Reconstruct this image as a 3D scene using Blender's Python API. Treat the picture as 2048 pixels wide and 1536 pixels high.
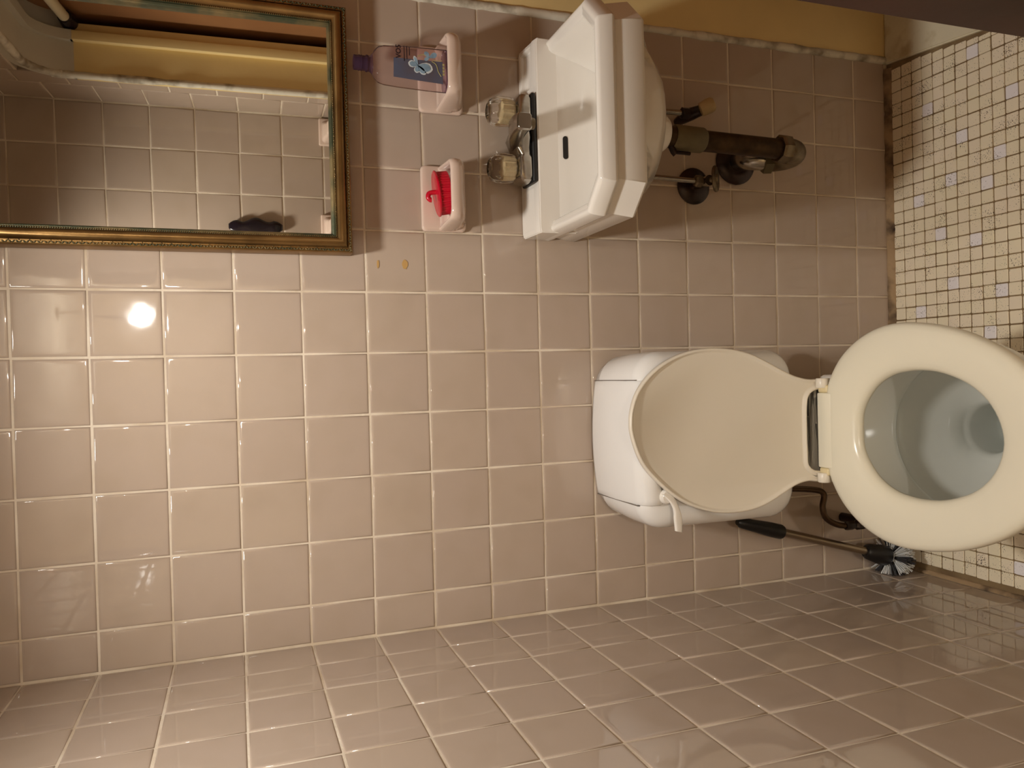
import bpy, bmesh, math, random
from mathutils import Matrix, Vector
from mathutils.noise import noise as mnoise

for o in list(bpy.data.objects):
    bpy.data.objects.remove(o, do_unlink=True)
scene = bpy.context.scene
COL = scene.collection
PI = math.pi
random.seed(7)

# ------------------------------------------------------------------ camera
cam_d = bpy.data.cameras.new('camera')
cam = bpy.data.objects.new('camera', cam_d)
COL.objects.link(cam)
cam_d.sensor_fit = 'HORIZONTAL'
cam_d.sensor_width = 36.0
cam_d.lens = 1559.07 / 2048 * 36.0
cam_d.clip_start = 0.01
CR = Vector((-0.0270, -0.3320, -0.9429)).normalized()     # image right = room down
CF = Vector((-0.0127, 0.9433, -0.3317)).normalized()
CU = CR.cross(CF).normalized()
CF = CU.cross(CR).normalized()
cam.matrix_world = Matrix(((CR.x, CU.x, -CF.x, -0.15187), (CR.y, CU.y, -CF.y, -1.36795),
                           (CR.z, CU.z, -CF.z, 1.38778), (0, 0, 0, 1)))
scene.camera = cam

# ------------------------------------------------------------------ world, exposure
world = bpy.data.worlds.new('world')
scene.world = world
world.use_nodes = True
world.node_tree.nodes['Background'].inputs[0].default_value = (0.9, 0.72, 0.5, 1)
world.node_tree.nodes['Background'].inputs[1].default_value = 0.03
scene.view_settings.view_transform = 'Standard'
scene.view_settings.look = 'None'
scene.view_settings.exposure = -0.40
scene.view_settings.gamma = 1.0
scene.view_settings.use_curve_mapping = False
BULB_POS = (-0.10, -0.57, 1.99)
BULB_W = 56.0
BULB_COL = (1.0, 0.965, 0.90)
HALL_POS = (0.27, -4.60, 2.02)
HALL_L = 1030.0

# ------------------------------------------------------------------ room constants
XL, XR, YF, HC = -0.6050, 0.525, -0.872, 2.14
OPEN_Y = -0.672      # near jamb of the recess in the right wall
OPEN_Z = 1.822
DOOR_X = 0.130       # right edge of the doorway the camera looks through

# ------------------------------------------------------------------ helpers
def link(o, parent=None):
    COL.objects.link(o)
    if parent is not None:
        o.parent = parent
        if parent.type == 'EMPTY' or parent.location.length > 0:
            o.matrix_parent_inverse = parent.matrix_basis.inverted() if parent.parent is None else (parent.parent.matrix_basis @ parent.matrix_parent_inverse @ parent.matrix_basis).inverted()
    return o

def mobj(name, verts, faces, mat, parent=None, smooth=True, sharp=40, kind=None, flip=False):
    me = bpy.data.meshes.new(name)
    if flip:
        faces = [tuple(reversed(f)) for f in faces]
    me.from_pydata([tuple(v) for v in verts], [], faces)
    me.materials.append(mat)
    if smooth:
        me.polygons.foreach_set('use_smooth', [True] * len(me.polygons))
        if sharp:
            me.set_sharp_from_angle(angle=math.radians(sharp))
    me.update()
    o = bpy.data.objects.new(name, me)
    if kind:
        o['kind'] = kind
    return link(o, parent)

def thing(name, label, cat, loc, group=None):
    o = bpy.data.objects.new(name, None)
    o.empty_display_size = 0.05
    o.location = loc
    COL.objects.link(o)
    tag(o, label, cat, group)
    return o

def tag(o, label, cat, group=None):
    o['label'] = label
    o['category'] = cat
    if group:
        o['group'] = group
    return o

def struct(o):
    o['kind'] = 'structure'
    return o

class MB:
    def __init__(s):
        s.v, s.f = [], []
    def add(s, vf):
        v, f = vf
        n = len(s.v)
        s.v += [tuple(p) for p in v]
        s.f += [tuple(i + n for i in q) for q in f]
        return s
    def obj(s, name, mat, parent=None, **k):
        return mobj(name, s.v, s.f, mat, parent, **k)

def rings(rs, cap0=True, cap1=True, closed=False):
    n = len(rs[0])
    v = [p for r in rs for p in r]
    f = []
    m = len(rs)
    for i in range(m if closed else m - 1):
        a, b = i * n, ((i + 1) % m) * n
        for k in range(n):
            k2 = (k + 1) % n
            f.append((a + k, a + k2, b + k2, b + k))
    if not closed:
        if cap0:
            f.append(tuple(reversed(range(n))))
        if cap1:
            f.append(tuple(range((m - 1) * n, m * n)))
    return v, f

def box(x0, x1, y0, y1, z0, z1):
    v = [(x0, y0, z0), (x1, y0, z0), (x1, y1, z0), (x0, y1, z0), (x0, y0, z1), (x1, y0, z1), (x1, y1, z1), (x0, y1, z1)]
    f = [(3, 2, 1, 0), (4, 5, 6, 7), (0, 1, 5, 4), (1, 2, 6, 5), (2, 3, 7, 6), (3, 0, 4, 7)]
    return v, f

def rbox(x0, x1, y0, y1, z0, z1, r=0.003, seg=3):
    bm = bmesh.new()
    v, f = box(x0, x1, y0, y1, z0, z1)
    bv = [bm.verts.new(p) for p in v]
    for q in f:
        bm.faces.new([bv[i] for i in q])
    bmesh.ops.bevel(bm, geom=list(bm.edges), offset=r, segments=seg, profile=0.5, affect='EDGES')
    bm.verts.index_update()
    out = [tuple(p.co) for p in bm.verts], [tuple(w.index for w in q.verts) for q in bm.faces]
    bm.free()
    return out

def xf(vf, M):
    return [tuple(M @ Vector(p)) for p in vf[0]], vf[1]

def lathe(prof, n=32, origin=(0, 0, 0), axis=(0, 0, 1), flute=None):
    ax = Vector(axis).normalized()
    q = Vector((0, 0, 1)).rotation_difference(ax)
    o = Vector(origin)
    rs = []
    for r, z in prof:
        ring = []
        for k in range(n):
            a = 2 * PI * k / n
            rr = r * (flute(a, z) if flute else 1)
            ring.append(tuple(o + q @ Vector((rr * math.cos(a), rr * math.sin(a), z))))
        rs.append(ring)
    return rings(rs)

def crom(pts, m=8, closed=False):
    out = []
    n = len(pts)
    P = [Vector(p) for p in pts]
    for i in range(n if closed else n - 1):
        if closed:
            a, b, c, d = P[(i - 1) % n], P[i], P[(i + 1) % n], P[(i + 2) % n]
        else:
            a, b, c, d = P[max(i - 1, 0)], P[i], P[i + 1], P[min(i + 2, n - 1)]
        for k in range(m):
            t = k / m
            out.append(0.5 * ((2 * b) + (c - a) * t + (2 * a - 5 * b + 4 * c - d) * t * t + (3 * b - a - 3 * c + d) * t ** 3))
    if not closed:
        out.append(P[-1])
    return out

def tube(path, rad, n=16, shape=None):
    P = [Vector(p) for p in path]
    m = len(P)
    T = []
    for i in range(m):
        T.append((P[min(i + 1, m - 1)] - P[max(i - 1, 0)]).normalized())
    u = T[0].orthogonal().normalized()
    if abs(T[0].x) < 0.9:
        u = (Vector((1, 0, 0)) - T[0] * T[0].x).normalized()
    rs = []
    for i in range(m):
        if i:
            u = (u - T[i] * u.dot(T[i])).normalized()
        w = T[i].cross(u)
        r = rad[i] if isinstance(rad, (list, tuple)) else rad
        ring = []
        for k in range(n):
            a = 2 * PI * k / n
            c, s = math.cos(a), math.sin(a)
            if shape:
                c, s = shape(c, s)
            ring.append(tuple(P[i] + u * (r * c) + w * (r * s)))
        rs.append(ring)
    return rings(rs)

def sq(c, s, e=0.35):
    return math.copysign(abs(c) ** e, c), math.copysign(abs(s) ** e, s)

def inside_ray(poly, cx, cy, a):
    dx, dy = math.cos(a), math.sin(a)
    best = None
    n = len(poly)
    for i in range(n):
        x1, y1 = poly[i]
        x2, y2 = poly[(i + 1) % n]
        ex, ey = x2 - x1, y2 - y1
        den = dx * ey - dy * ex
        if abs(den) < 1e-12:
            continue
        t = ((x1 - cx) * ey - (y1 - cy) * ex) / den
        u = ((x1 - cx) * dy - (y1 - cy) * dx) / den
        if t > 0 and -1e-9 <= u <= 1 + 1e-9:
            best = t if best is None else max(best, t)
    return (cx + dx * best, cy + dy * best)

def poly_ring(poly, cx, cy, angs, z):
    return [(*inside_ray(poly, cx, cy, a), z) for a in angs]

def ell_ring(ex, ey, a, b, n, z, ph=0.0):
    return [(ex + a * math.cos(2 * PI * k / n + ph), ey + b * math.sin(2 * PI * k / n + ph), z) for k in range(n)]

def rrect(w, h, r, n=6):
    pts = []
    for cx, cy, a0 in ((w - r, h - r, 0), (-w + r, h - r, PI / 2), (-w + r, -h + r, PI), (w - r, -h + r, 1.5 * PI)):
        for k in range(n + 1):
            a = a0 + PI / 2 * k / n
            pts.append((cx + r * math.cos(a), cy + r * math.sin(a)))
    return pts

# ------------------------------------------------------------------ materials
def nt(name):
    m = bpy.data.materials.new(name)
    m.use_nodes = True
    t = m.node_tree
    return m, t, t.nodes['Principled BSDF']

def srgb(r, g, b):
    f = lambda c: (c / 255 / 12.92) if c / 255 <= 0.04045 else ((c / 255 + 0.055) / 1.055) ** 2.4
    return (f(r), f(g), f(b), 1)

def mat(name, col, rough=0.5, metal=0.0, var=0.0, scale=20.0, bump=0.0, bscale=60.0, col2=None, thr=None, spec=0.5, coat=0.0, rvar=0.0, detail=4.0, bdist=0.002):
    m, t, b = nt(name)
    N, L = t.nodes, t.links
    b.inputs['Base Color'].default_value = col
    b.inputs['Roughness'].default_value = rough
    b.inputs['Metallic'].default_value = metal
    b.inputs['Specular IOR Level'].default_value = spec
    if coat:
        b.inputs['Coat Weight'].default_value = coat
        b.inputs['Coat Roughness'].default_value = 0.05
    tc = N.new('ShaderNodeTexCoord')
    if col2 is not None or var:
        nz = N.new('ShaderNodeTexNoise')
        nz.inputs['Scale'].default_value = scale
        nz.inputs['Detail'].default_value = detail
        L.new(tc.outputs['Object'], nz.inputs['Vector'])
        rp = N.new('ShaderNodeValToRGB')
        lo, hi = thr if thr else (0.3, 0.7)
        rp.color_ramp.elements[0].position = lo
        rp.color_ramp.elements[1].position = hi
        c2 = col2 if col2 is not None else tuple(c * (1 - var) for c in col[:3]) + (1,)
        rp.color_ramp.elements[0].color = c2
        rp.color_ramp.elements[1].color = col
        L.new(nz.outputs['Fac'], rp.inputs['Fac'])
        L.new(rp.outputs['Color'], b.inputs['Base Color'])
        if rvar:
            mr = N.new('ShaderNodeMapRange')
            mr.inputs['To Min'].default_value = rough + rvar
            mr.inputs['To Max'].default_value = rough
            L.new(nz.outputs['Fac'], mr.inputs['Value'])
            L.new(mr.outputs['Result'], b.inputs['Roughness'])
    if bump:
        n2 = N.new('ShaderNodeTexNoise')
        n2.inputs['Scale'].default_value = bscale
        n2.inputs['Detail'].default_value = 3
        L.new(tc.outputs['Object'], n2.inputs['Vector'])
        bp = N.new('ShaderNodeBump')
        bp.inputs['Strength'].default_value = bump
        bp.inputs['Distance'].default_value = bdist
        L.new(n2.outputs['Fac'], bp.inputs['Height'])
        L.new(bp.outputs['Normal'], b.inputs['Normal'])
    return m

def tile_material():
    m, t, b = nt('pink_glazed_tile')
    N, L = t.nodes, t.links
    oi = N.new('ShaderNodeObjectInfo')
    rp = N.new('ShaderNodeValToRGB')
    rp.color_ramp.elements[0].color = srgb(181, 163, 148)
    rp.color_ramp.elements[1].color = srgb(185, 167, 150)
    e = rp.color_ramp.elements.new(0.5)
    e.color = srgb(183, 165, 150)
    L.new(oi.outputs['Random'], rp.inputs['Fac'])
    tc = N.new('ShaderNodeTexCoord')
    mul = N.new('ShaderNodeVectorMath')
    mul.operation = 'MULTIPLY_ADD'
    cmb = N.new('ShaderNodeCombineXYZ')
    for k in range(3):
        L.new(oi.outputs['Random'], cmb.inputs[k])
    mul.inputs[1].default_value = (37, 71, 53)
    L.new(cmb.outputs[0], mul.inputs[0])
    L.new(tc.outputs['Object'], mul.inputs[2])
    nz = N.new('ShaderNodeTexNoise')
    nz.inputs['Scale'].default_value = 16
    nz.inputs['Detail'].default_value = 1.5
    L.new(mul.outputs[0], nz.inputs['Vector'])
    mx = N.new('ShaderNodeMix')
    mx.data_type = 'RGBA'
    mx.inputs['B'].default_value = srgb(176, 158, 140)
    L.new(rp.outputs['Color'], mx.inputs['A'])
    mr = N.new('ShaderNodeMapRange')
    mr.inputs['From Min'].default_value = 0.45
    mr.inputs['From Max'].default_value = 0.75
    mr.inputs['To Max'].default_value = 0.5
    L.new(nz.outputs['Fac'], mr.inputs['Value'])
    L.new(mr.outputs['Result'], mx.inputs['Factor'])
    L.new(mx.outputs['Result'], b.inputs['Base Color'])
    b.inputs['Roughness'].default_value = 0.03
    bp = N.new('ShaderNodeBump')
    bp.inputs['Strength'].default_value = 0.06
    bp.inputs['Distance'].default_value = 0.004
    L.new(nz.outputs['Fac'], bp.inputs['Height'])
    L.new(bp.outputs['Normal'], b.inputs['Normal'])
    return m

def grout_material():
    m = mat('ivory_grout', srgb(230, 217, 198), 0.75, var=0.0, col2=srgb(198, 178, 152), scale=9, thr=(0.32, 0.62), bump=0.5, bscale=160)
    return m

def mosaic_material(name, base, alt, speck):
    m, t, b = nt(name)
    N, L = t.nodes, t.links
    oi = N.new('ShaderNodeObjectInfo')
    geo = N.new('ShaderNodeNewGeometry')
    rp = N.new('ShaderNodeValToRGB')
    rp.color_ramp.elements[0].color = base
    rp.color_ramp.elements[1].color = alt
    nz0 = N.new('ShaderNodeTexNoise')
    nz0.inputs['Scale'].default_value = 30
    L.new(geo.outputs['Position'], nz0.inputs['Vector'])
    av = N.new('ShaderNodeMath')
    av.operation = 'MULTIPLY_ADD'
    av.inputs[1].default_value = 0.45
    L.new(oi.outputs['Random'], av.inputs[0])
    hf = N.new('ShaderNodeMath')
    hf.operation = 'MULTIPLY'
    hf.inputs[1].default_value = 0.6
    L.new(nz0.outputs['Fac'], hf.inputs[0])
    L.new(hf.outputs[0], av.inputs[2])
    L.new(av.outputs[0], rp.inputs['Fac'])
    # dark specks, denser in patches
    nz = N.new('ShaderNodeTexNoise')
    nz.inputs['Scale'].default_value = 420
    nz.inputs['Detail'].default_value = 2
    L.new(geo.outputs['Position'], nz.inputs['Vector'])
    nb = N.new('ShaderNodeTexNoise')
    nb.inputs['Scale'].default_value = 26
    L.new(geo.outputs['Position'], nb.inputs['Vector'])
    ad = N.new('ShaderNodeMath')
    ad.operation = 'MULTIPLY_ADD'
    ad.inputs[1].default_value = 0.5
    L.new(nb.outputs['Fac'], ad.inputs[0])
    L.new(nz.outputs['Fac'], ad.inputs[2])
    mr = N.new('ShaderNodeMapRange')
    mr.inputs['From Min'].default_value = 0.90
    mr.inputs['From Max'].default_value = 0.98
    L.new(ad.outputs[0], mr.inputs['Value'])
    mx = N.new('ShaderNodeMix')
    mx.data_type = 'RGBA'
    mx.inputs['B'].default_value = speck
    L.new(mr.outputs['Result'], mx.inputs['Factor'])
    L.new(rp.outputs['Color'], mx.inputs['A'])
    L.new(mx.outputs['Result'], b.inputs['Base Color'])
    b.inputs['Roughness'].default_value = 0.45
    return m

def emit(name, col, s):
    m = bpy.data.materials.new(name)
    m.use_nodes = True
    t = m.node_tree
    t.nodes.clear()
    e = t.nodes.new('ShaderNodeEmission')
    e.inputs[0].default_value = col
    e.inputs[1].default_value = s
    o = t.nodes.new('ShaderNodeOutputMaterial')
    t.links.new(e.outputs[0], o.inputs[0])
    return m

def thin_clear(name, tint, gloss=0.10, rough=0.08, diffuse=None, dfac=0.0):
    m = bpy.data.materials.new(name)
    m.use_nodes = True
    t = m.node_tree
    N, L = t.nodes, t.links
    N.clear()
    tr = N.new('ShaderNodeBsdfTransparent')
    tr.inputs[0].default_value = tint
    gl = N.new('ShaderNodeBsdfGlossy')
    gl.inputs['Roughness'].default_value = rough
    fr = N.new('ShaderNodeFresnel')
    fr.inputs[0].default_value = 1.10
    ms = N.new('ShaderNodeMixShader')
    L.new(fr.outputs[0], ms.inputs[0])
    L.new(tr.outputs[0], ms.inputs[1])
    L.new(gl.outputs[0], ms.inputs[2])
    last = ms
    if diffuse is not None:
        df = N.new('ShaderNodeBsdfDiffuse')
        df.inputs[0].default_value = diffuse
        m2 = N.new('ShaderNodeMixShader')
        m2.inputs[0].default_value = dfac
        L.new(ms.outputs[0], m2.inputs[1])
        L.new(df.outputs[0], m2.inputs[2])
        last = m2
    o = N.new('ShaderNodeOutputMaterial')
    L.new(last.outputs[0], o.inputs[0])
    return m

M_TILE = tile_material()
M_GROUT = grout_material()
M_MOSAIC = mosaic_material('cream_mosaic', srgb(242, 231, 198), srgb(244, 228, 206), srgb(76, 54, 36))
M_MOSAICW = mosaic_material('white_mosaic', srgb(250, 244, 244), srgb(240, 234, 236), srgb(100, 80, 66))
M_FGROUT = mat('floor_grout', srgb(150, 126, 90), 0.85, col2=srgb(108, 84, 56), scale=14, bump=0.4, bscale=120)
M_MORTAR = mat('dirty_mortar', srgb(166, 138, 104), 0.9, col2=srgb(48, 32, 22), scale=16, thr=(0.34, 0.54), bump=0.8, bscale=90)
M_CAULK = mat('white_caulk', srgb(222, 214, 196), 0.6, col2=srgb(150, 138, 118), scale=26, thr=(0.3, 0.52), bump=0.6, bscale=70)
M_YELLOW = mat('yellow_paint', srgb(240, 214, 152), 0.5, var=0.1, scale=6, bump=0.12, bscale=90)
M_HEAD = mat('grey_white_paint', srgb(206, 200, 184), 0.5, var=0.06, scale=8, bump=0.1, bscale=80)
M_SADDLE = mat('cracked_white_paint', srgb(224, 214, 186), 0.5, col2=srgb(186, 166, 126), scale=18, thr=(0.28, 0.5), bump=0.3, bscale=60)
M_WOOD = mat('dark_brown_wood', srgb(74, 42, 30), 0.5, col2=srgb(50, 27, 19), scale=7, bump=0.15, bscale=40, spec=0.3)
M_BROWN = mat('brown_panel', srgb(166, 118, 76), 0.5, col2=srgb(142, 98, 62), scale=5)
M_PORC = mat('white_porcelain', srgb(238, 232, 223), 0.08, var=0.03, scale=6, coat=0.4)
M_TANK = mat('grey_white_porcelain', srgb(238, 236, 233), 0.14, var=0.03, scale=6, coat=0.3)
M_BOWLIN = mat('bowl_porcelain', srgb(222, 222, 214), 0.1, var=0.05, scale=9, coat=0.3)
M_SEAT = mat('cream_seat_plastic', srgb(236, 229, 208), 0.22, var=0.02, scale=8)
M_LID = mat('beige_lid_plastic', srgb(228, 219, 203), 0.33, var=0.02, scale=8)
M_HINGE = mat('tan_hinge_plastic', srgb(226, 208, 164), 0.35)
M_CHROME = mat('worn_chrome', srgb(190, 184, 174), 0.14, 1.0, var=0.25, scale=40, rvar=0.12)
M_DULL = mat('dull_pipe_metal', srgb(150, 138, 116), 0.4, 1.0, col2=srgb(84, 66, 44), scale=26, bump=0.2, bscale=90)
M_GREYPIPE = mat('grey_green_coupling', srgb(118, 106, 76), 0.55, 0.3, var=0.25, scale=25)
M_DARKPIPE = mat('tarnished_dark_pipe', srgb(86, 66, 42), 0.45, 0.7, col2=srgb(52, 36, 22), scale=40)
M_BLACKIRON = mat('blackened_escutcheon', srgb(30, 20, 15), 0.3, 0.3, col2=srgb(52, 26, 18), scale=30)
M_BRASSY = mat('tan_valve_handle', srgb(196, 170, 124), 0.45, 0.1, var=0.2, scale=30)
M_GOLD = mat('bronze_gold_frame', srgb(158, 124, 76), 0.34, 0.8, col2=srgb(104, 78, 44), scale=14, bump=0.15, bscale=60)
M_PATINA = mat('green_patina_gold', srgb(140, 122, 84), 0.45, 0.55, col2=srgb(82, 86, 64), scale=18, thr=(0.42, 0.62), bump=0.3, bscale=90)
M_MIRROR = mat('mirror_glass', srgb(238, 236, 228), 0.012, 1.0)
M_RED = mat('red_plastic', srgb(196, 14, 44), 0.28, var=0.1, scale=30)
M_BLACK = mat('black_plastic', srgb(22, 20, 20), 0.4)
M_GLOSSBLACK = mat('glossy_black_plastic', srgb(34, 26, 34), 0.18, var=0.4, scale=40)
M_STEEL = mat('brushed_steel_rod', srgb(168, 154, 136), 0.28, 1.0)
M_COPPER = mat('tarnished_copper_tube', srgb(92, 74, 58), 0.3, 1.0)
M_BRISTLE_W = mat('white_bristle', srgb(214, 214, 212), 0.6)
M_BRISTLE_D = mat('dark_bristle', srgb(58, 56, 58), 0.6)
M_DISH = mat('pale_pink_ceramic', srgb(221, 197, 181), 0.1, var=0.05, scale=14, coat=0.3)
M_DARK = mat('dark_void', srgb(22, 16, 11), 0.7)
M_SEAM = mat('grey_seam', srgb(112, 102, 92), 0.6)
M_GASKET = mat('black_gasket', srgb(20, 19, 18), 0.5)
M_BOTTLE = thin_clear('clear_lilac_plastic', (0.95, 0.89, 0.89, 1), diffuse=srgb(178, 146, 140), dfac=0.08)
M_PURPLE = thin_clear('purple_plastic', (0.66, 0.55, 0.64, 1), diffuse=srgb(92, 70, 90), dfac=0.28)
M_LABEL = mat('blue_label', srgb(86, 98, 126), 0.4, col2=srgb(92, 84, 92), scale=22)
M_PETAL = mat('pale_blue_petal', srgb(150, 180, 204), 0.4, var=0.35, scale=90)
M_PETALW = mat('white_petal_edge', srgb(212, 220, 224), 0.4)
M_INK = mat('black_ink', srgb(40, 28, 36), 0.4)
M_STEM = mat('olive_stem_print', srgb(176, 166, 108), 0.4)
M_CREAMROD = mat('cream_rod_paint', srgb(226, 216, 186), 0.35)
M_WATER = mat('bowl_water', srgb(160, 166, 156), 0.03)
M_STAIN = mat('tan_adhesive_stain', srgb(190, 152, 92), 0.4)
M_CEIL = mat('ceiling_paint', srgb(232, 222, 200), 0.7, var=0.04, scale=5)
M_HALL = mat('hall_wall_paint', srgb(206, 186, 150), 0.7, var=0.05, scale=4)
M_HALLF = mat('hall_floor_wood', srgb(112, 78, 50), 0.5, var=0.3, scale=6)

def glass_mat(name, col, rough=0.03, ior=1.42):
    m, t, b = nt(name)
    b.inputs['Base Color'].default_value = col
    b.inputs['Roughness'].default_value = rough
    b.inputs['IOR'].default_value = ior
    b.inputs['Transmission Weight'].default_value = 1.0
    return m
M_CORE = mat('cream_knob_core', srgb(222, 200, 156), 0.35, var=0.2, scale=160)
M_ACRYL = glass_mat('clear_acrylic', (1.0, 0.97, 0.92, 1))

# ------------------------------------------------------------------ the room shell
wall_back = struct(mobj('wall_back', *box(XL - 0.1, XR + 0.005, 0.0014, 0.09, -0.05, HC), M_GROUT, smooth=False))
wall_left = struct(mobj('wall_left', *box(XL - 0.1, XL - 0.0014, YF - 0.1, 0.0012, -0.05, HC), M_GROUT, smooth=False))
vb = MB()
vb.add(box(DOOR_X + 0.02, XR + 0.1, YF - 0.1, YF - 0.0014, -0.05, HC))
vb.add(box(XL - 0.1, DOOR_X + 0.02, YF - 0.1, YF - 0.0014, 2.06, HC))
wall_front = struct(vb.obj('wall_front', M_GROUT, smooth=False))
vb = MB()
vb.add(box(XR + 0.0014, XR + 0.1, YF, OPEN_Y - 0.003, -0.05, HC))
vb.add(box(XR + 0.0014, XR + 0.1, OPEN_Y - 0.003, 0.0, OPEN_Z + 0.03, HC))
wall_right = struct(vb.obj('wall_right', M_GROUT, smooth=False))
floor = struct(mobj('floor', *box(XL - 0.1, XR + 0.35, YF - 0.1, 0.05, -0.06, -0.0022), M_FGROUT, smooth=False))
ceiling = struct(mobj('ceiling', *box(XL - 0.1, XR + 0.35, YF - 0.1, 0.09, HC, HC + 0.05), M_CEIL, smooth=False))

# ---- glazed wall tiles, one object each
_tm = {}
def tile_mesh(w, h):
    key = (round(w * 2500), round(h * 2500))
    if key in _tm:
        return _tm[key]
    w, h = key[0] / 2500 / 2, key[1] / 2500 / 2
    prof = [(0.0, -0.006), (0.0, -0.0014), (0.0007, -0.0005), (0.0024, -0.0001), (0.0048, 0.0), (0.0085, 0.0)]
    rs = []
    for d, z in prof:
        d = min(d, w * 0.8, h * 0.8)
        rs.append([(-w + d, -h + d, z), (w - d, -h + d, z), (w - d, h - d, z), (-w + d, h - d, z)])
    v, f = rings(rs, cap0=False, cap1=True)
    me = bpy.data.meshes.new('tile')
    me.from_pydata(v, [], f)
    me.polygons.foreach_set('use_smooth', [True] * len(me.polygons))
    me.materials.append(M_TILE)
    me.update()
    _tm[key] = me
    return me

AX = {'back': ((1, 0, 0), (0, 0, 1), (0, -1, 0)), 'left': ((0, 1, 0), (0, 0, 1), (1, 0, 0)),
      'front': ((-1, 0, 0), (0, 0, 1), (0, 1, 0)), 'right': ((0, -1, 0), (0, 0, 1), (-1, 0, 0))}
rt = random.Random(11)
def put_tile(parent, side, a0, a1, z0, z1, plane, gap=0.0032):
    w, h = abs(a1 - a0) - gap, z1 - z0 - gap
    if w < 0.006 or h < 0.006:
        return
    w += rt.uniform(-0.0005, 0.0004)
    h += rt.uniform(-0.0005, 0.0004)
    o = bpy.data.objects.new('tile', tile_mesh(w, h))
    am, zm = (a0 + a1) / 2 + rt.uniform(-0.0004, 0.0004), (z0 + z1) / 2 + rt.uniform(-0.0004, 0.0004)
    loc = {'back': (am, plane, zm), 'front': (am, plane, zm), 'left': (plane, am, zm), 'right': (plane, am, zm)}[side]
    X, Y, Z = AX[side]
    R = Matrix((X, Y, Z)).transposed()
    J = Matrix.Rotation(rt.gauss(0, 0.0035), 3, 'X') @ Matrix.Rotation(rt.gauss(0, 0.0035), 3, 'Y') @ Matrix.Rotation(rt.gauss(0, 0.0022), 3, 'Z')
    o.matrix_basis = Matrix.Translation(loc) @ (R @ J).to_4x4()
    link(o, parent)

ROWS = [0.006, 0.0929, 0.2000, 0.3078, 0.4161, 0.5245, 0.6350, 0.7425, 0.8492, 0.9563, 1.0642, 1.1713, 1.2808, 1.3889, 1.4975, 1.6055, 1.7119, 1.820, 1.928, 2.036, HC]
COLS = [XL + 0.001, -0.5382, -0.4307, -0.3233, -0.2158, -0.1084, -0.0018, 0.1069, 0.2164, 0.3258, 0.4329, XR - 0.004]
for i in range(len(COLS) - 1):
    for j in range(len(ROWS) - 1):
        z0, z1 = ROWS[j], ROWS[j + 1]
        if abs(z0 - 0.9563) < 1e-4 and i in (7, 9):
            z1 = 0.990          # cut tile under each soap dish
        put_tile(wall_back, 'back', COLS[i], COLS[i + 1], z0, z1, 0.0)
LCOLS = [-0.001, -0.0991, -0.2017, -0.3052, -0.4102, -0.517, -0.624, -0.731, -0.838, YF + 0.001]
for i in range(len(LCOLS) - 1):
    for j in range(len(ROWS) - 1):
        put_tile(wall_left, 'left', LCOLS[i + 1], LCOLS[i], ROWS[j], ROWS[j + 1], XL)
FCOLS = [DOOR_X + 0.022, 0.2, 0.308, 0.416, XR - 0.001]
FROWS = [0.006] + [0.0975 + 0.108 * k for k in range(19)] + [HC]
for i in range(len(FCOLS) - 1):
    for j in range(len(FROWS) - 1):
        put_tile(wall_front, 'front', FCOLS[i], FCOLS[i + 1], FROWS[j], FROWS[j + 1], YF)
for i, (a, b) in enumerate(((YF + 0.001, -0.750), (-0.750, OPEN_Y))):
    for j in range(len(FROWS) - 1):
        sh = 0.0 if i == 0 else 0.045
        put_tile(wall_right, 'right', a, b, FROWS[j] + (sh if j else 0), min(FROWS[j + 1] + sh, HC), XR)
for i in range(6):
    a = OPEN_Y + 0.108 * i
    for z0, z1 in ((OPEN_Z + 0.034, 1.93), (1.93, 2.036), (2.036, HC)):
        put_tile(wall_right, 'right', a, min(a + 0.108, -0.002), z0, z1, XR)

# ---- tan adhesive marks on one tile under the mirror
for (x, z, a, b) in ((0.0475, 1.150, 0.0022, 0.008), (0.0475, 1.102, 0.0055, 0.0085)):
    n = 18
    rr = random.Random(int(z * 1000))
    ring = [(x + b * math.cos(2 * PI * k / n) * rr.uniform(0.75, 1.1), -0.0003, z + a * math.sin(2 * PI * k / n) * rr.uniform(0.75, 1.1)) for k in range(n)]
    ring2 = [(p[0], -0.0011, p[2]) for p in ring]
    o = mobj('adhesive_stain', *rings([ring, ring2]), M_STAIN, wall_back, flip=True)

# ---- floor mosaic
PX, PY = 0.02652, 0.02700
FX0, FY0 = 0.4609, -0.0525
WHITE = {(0, 6), (4, 9), (3, 2), (6, 5), (8, 8), (7, 0), (9, 4), (10, 7), (10, 1), (13, 3), (14, 6), (17, 4), (18, 8), (19, 1), (21, 7), (38, 9)}
def saddle_x(y):
    return 0.514 + 0.10 * y * (1 if y > -0.3 else 1) 
def ms_mesh(w, h, m, name='mosaic_tile'):
    w, h = w / 2, h / 2
    c = 0.0016
    def oct_(d, z):
        a, b = w - d, h - d
        return [(-a + c, -b, z), (a - c, -b, z), (a, -b + c, z), (a, b - c, z), (a - c, b, z), (-a + c, b, z), (-a, b - c, z), (-a, -b + c, z)]
    v, f = rings([oct_(0, -0.004), oct_(0, -0.0010), oct_(0.0008, 0.0)], cap0=False)
    me = bpy.data.meshes.new(name)
    me.from_pydata(v, [], f)
    me.materials.append(m)
    me.update()
    return me
MS = {0: ms_mesh(0.0246, 0.0250, M_MOSAIC), 1: ms_mesh(0.0246, 0.0250, M_MOSAICW)}
def project(p):
    d = Vector(p) - cam.matrix_world.translation
    z = d.dot(CF)
    return (1024 + 1559.07 * d.dot(CR) / z, 768 - 1559.07 * d.dot(CU) / z)
rf = random.Random(5)
cells = []
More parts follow.
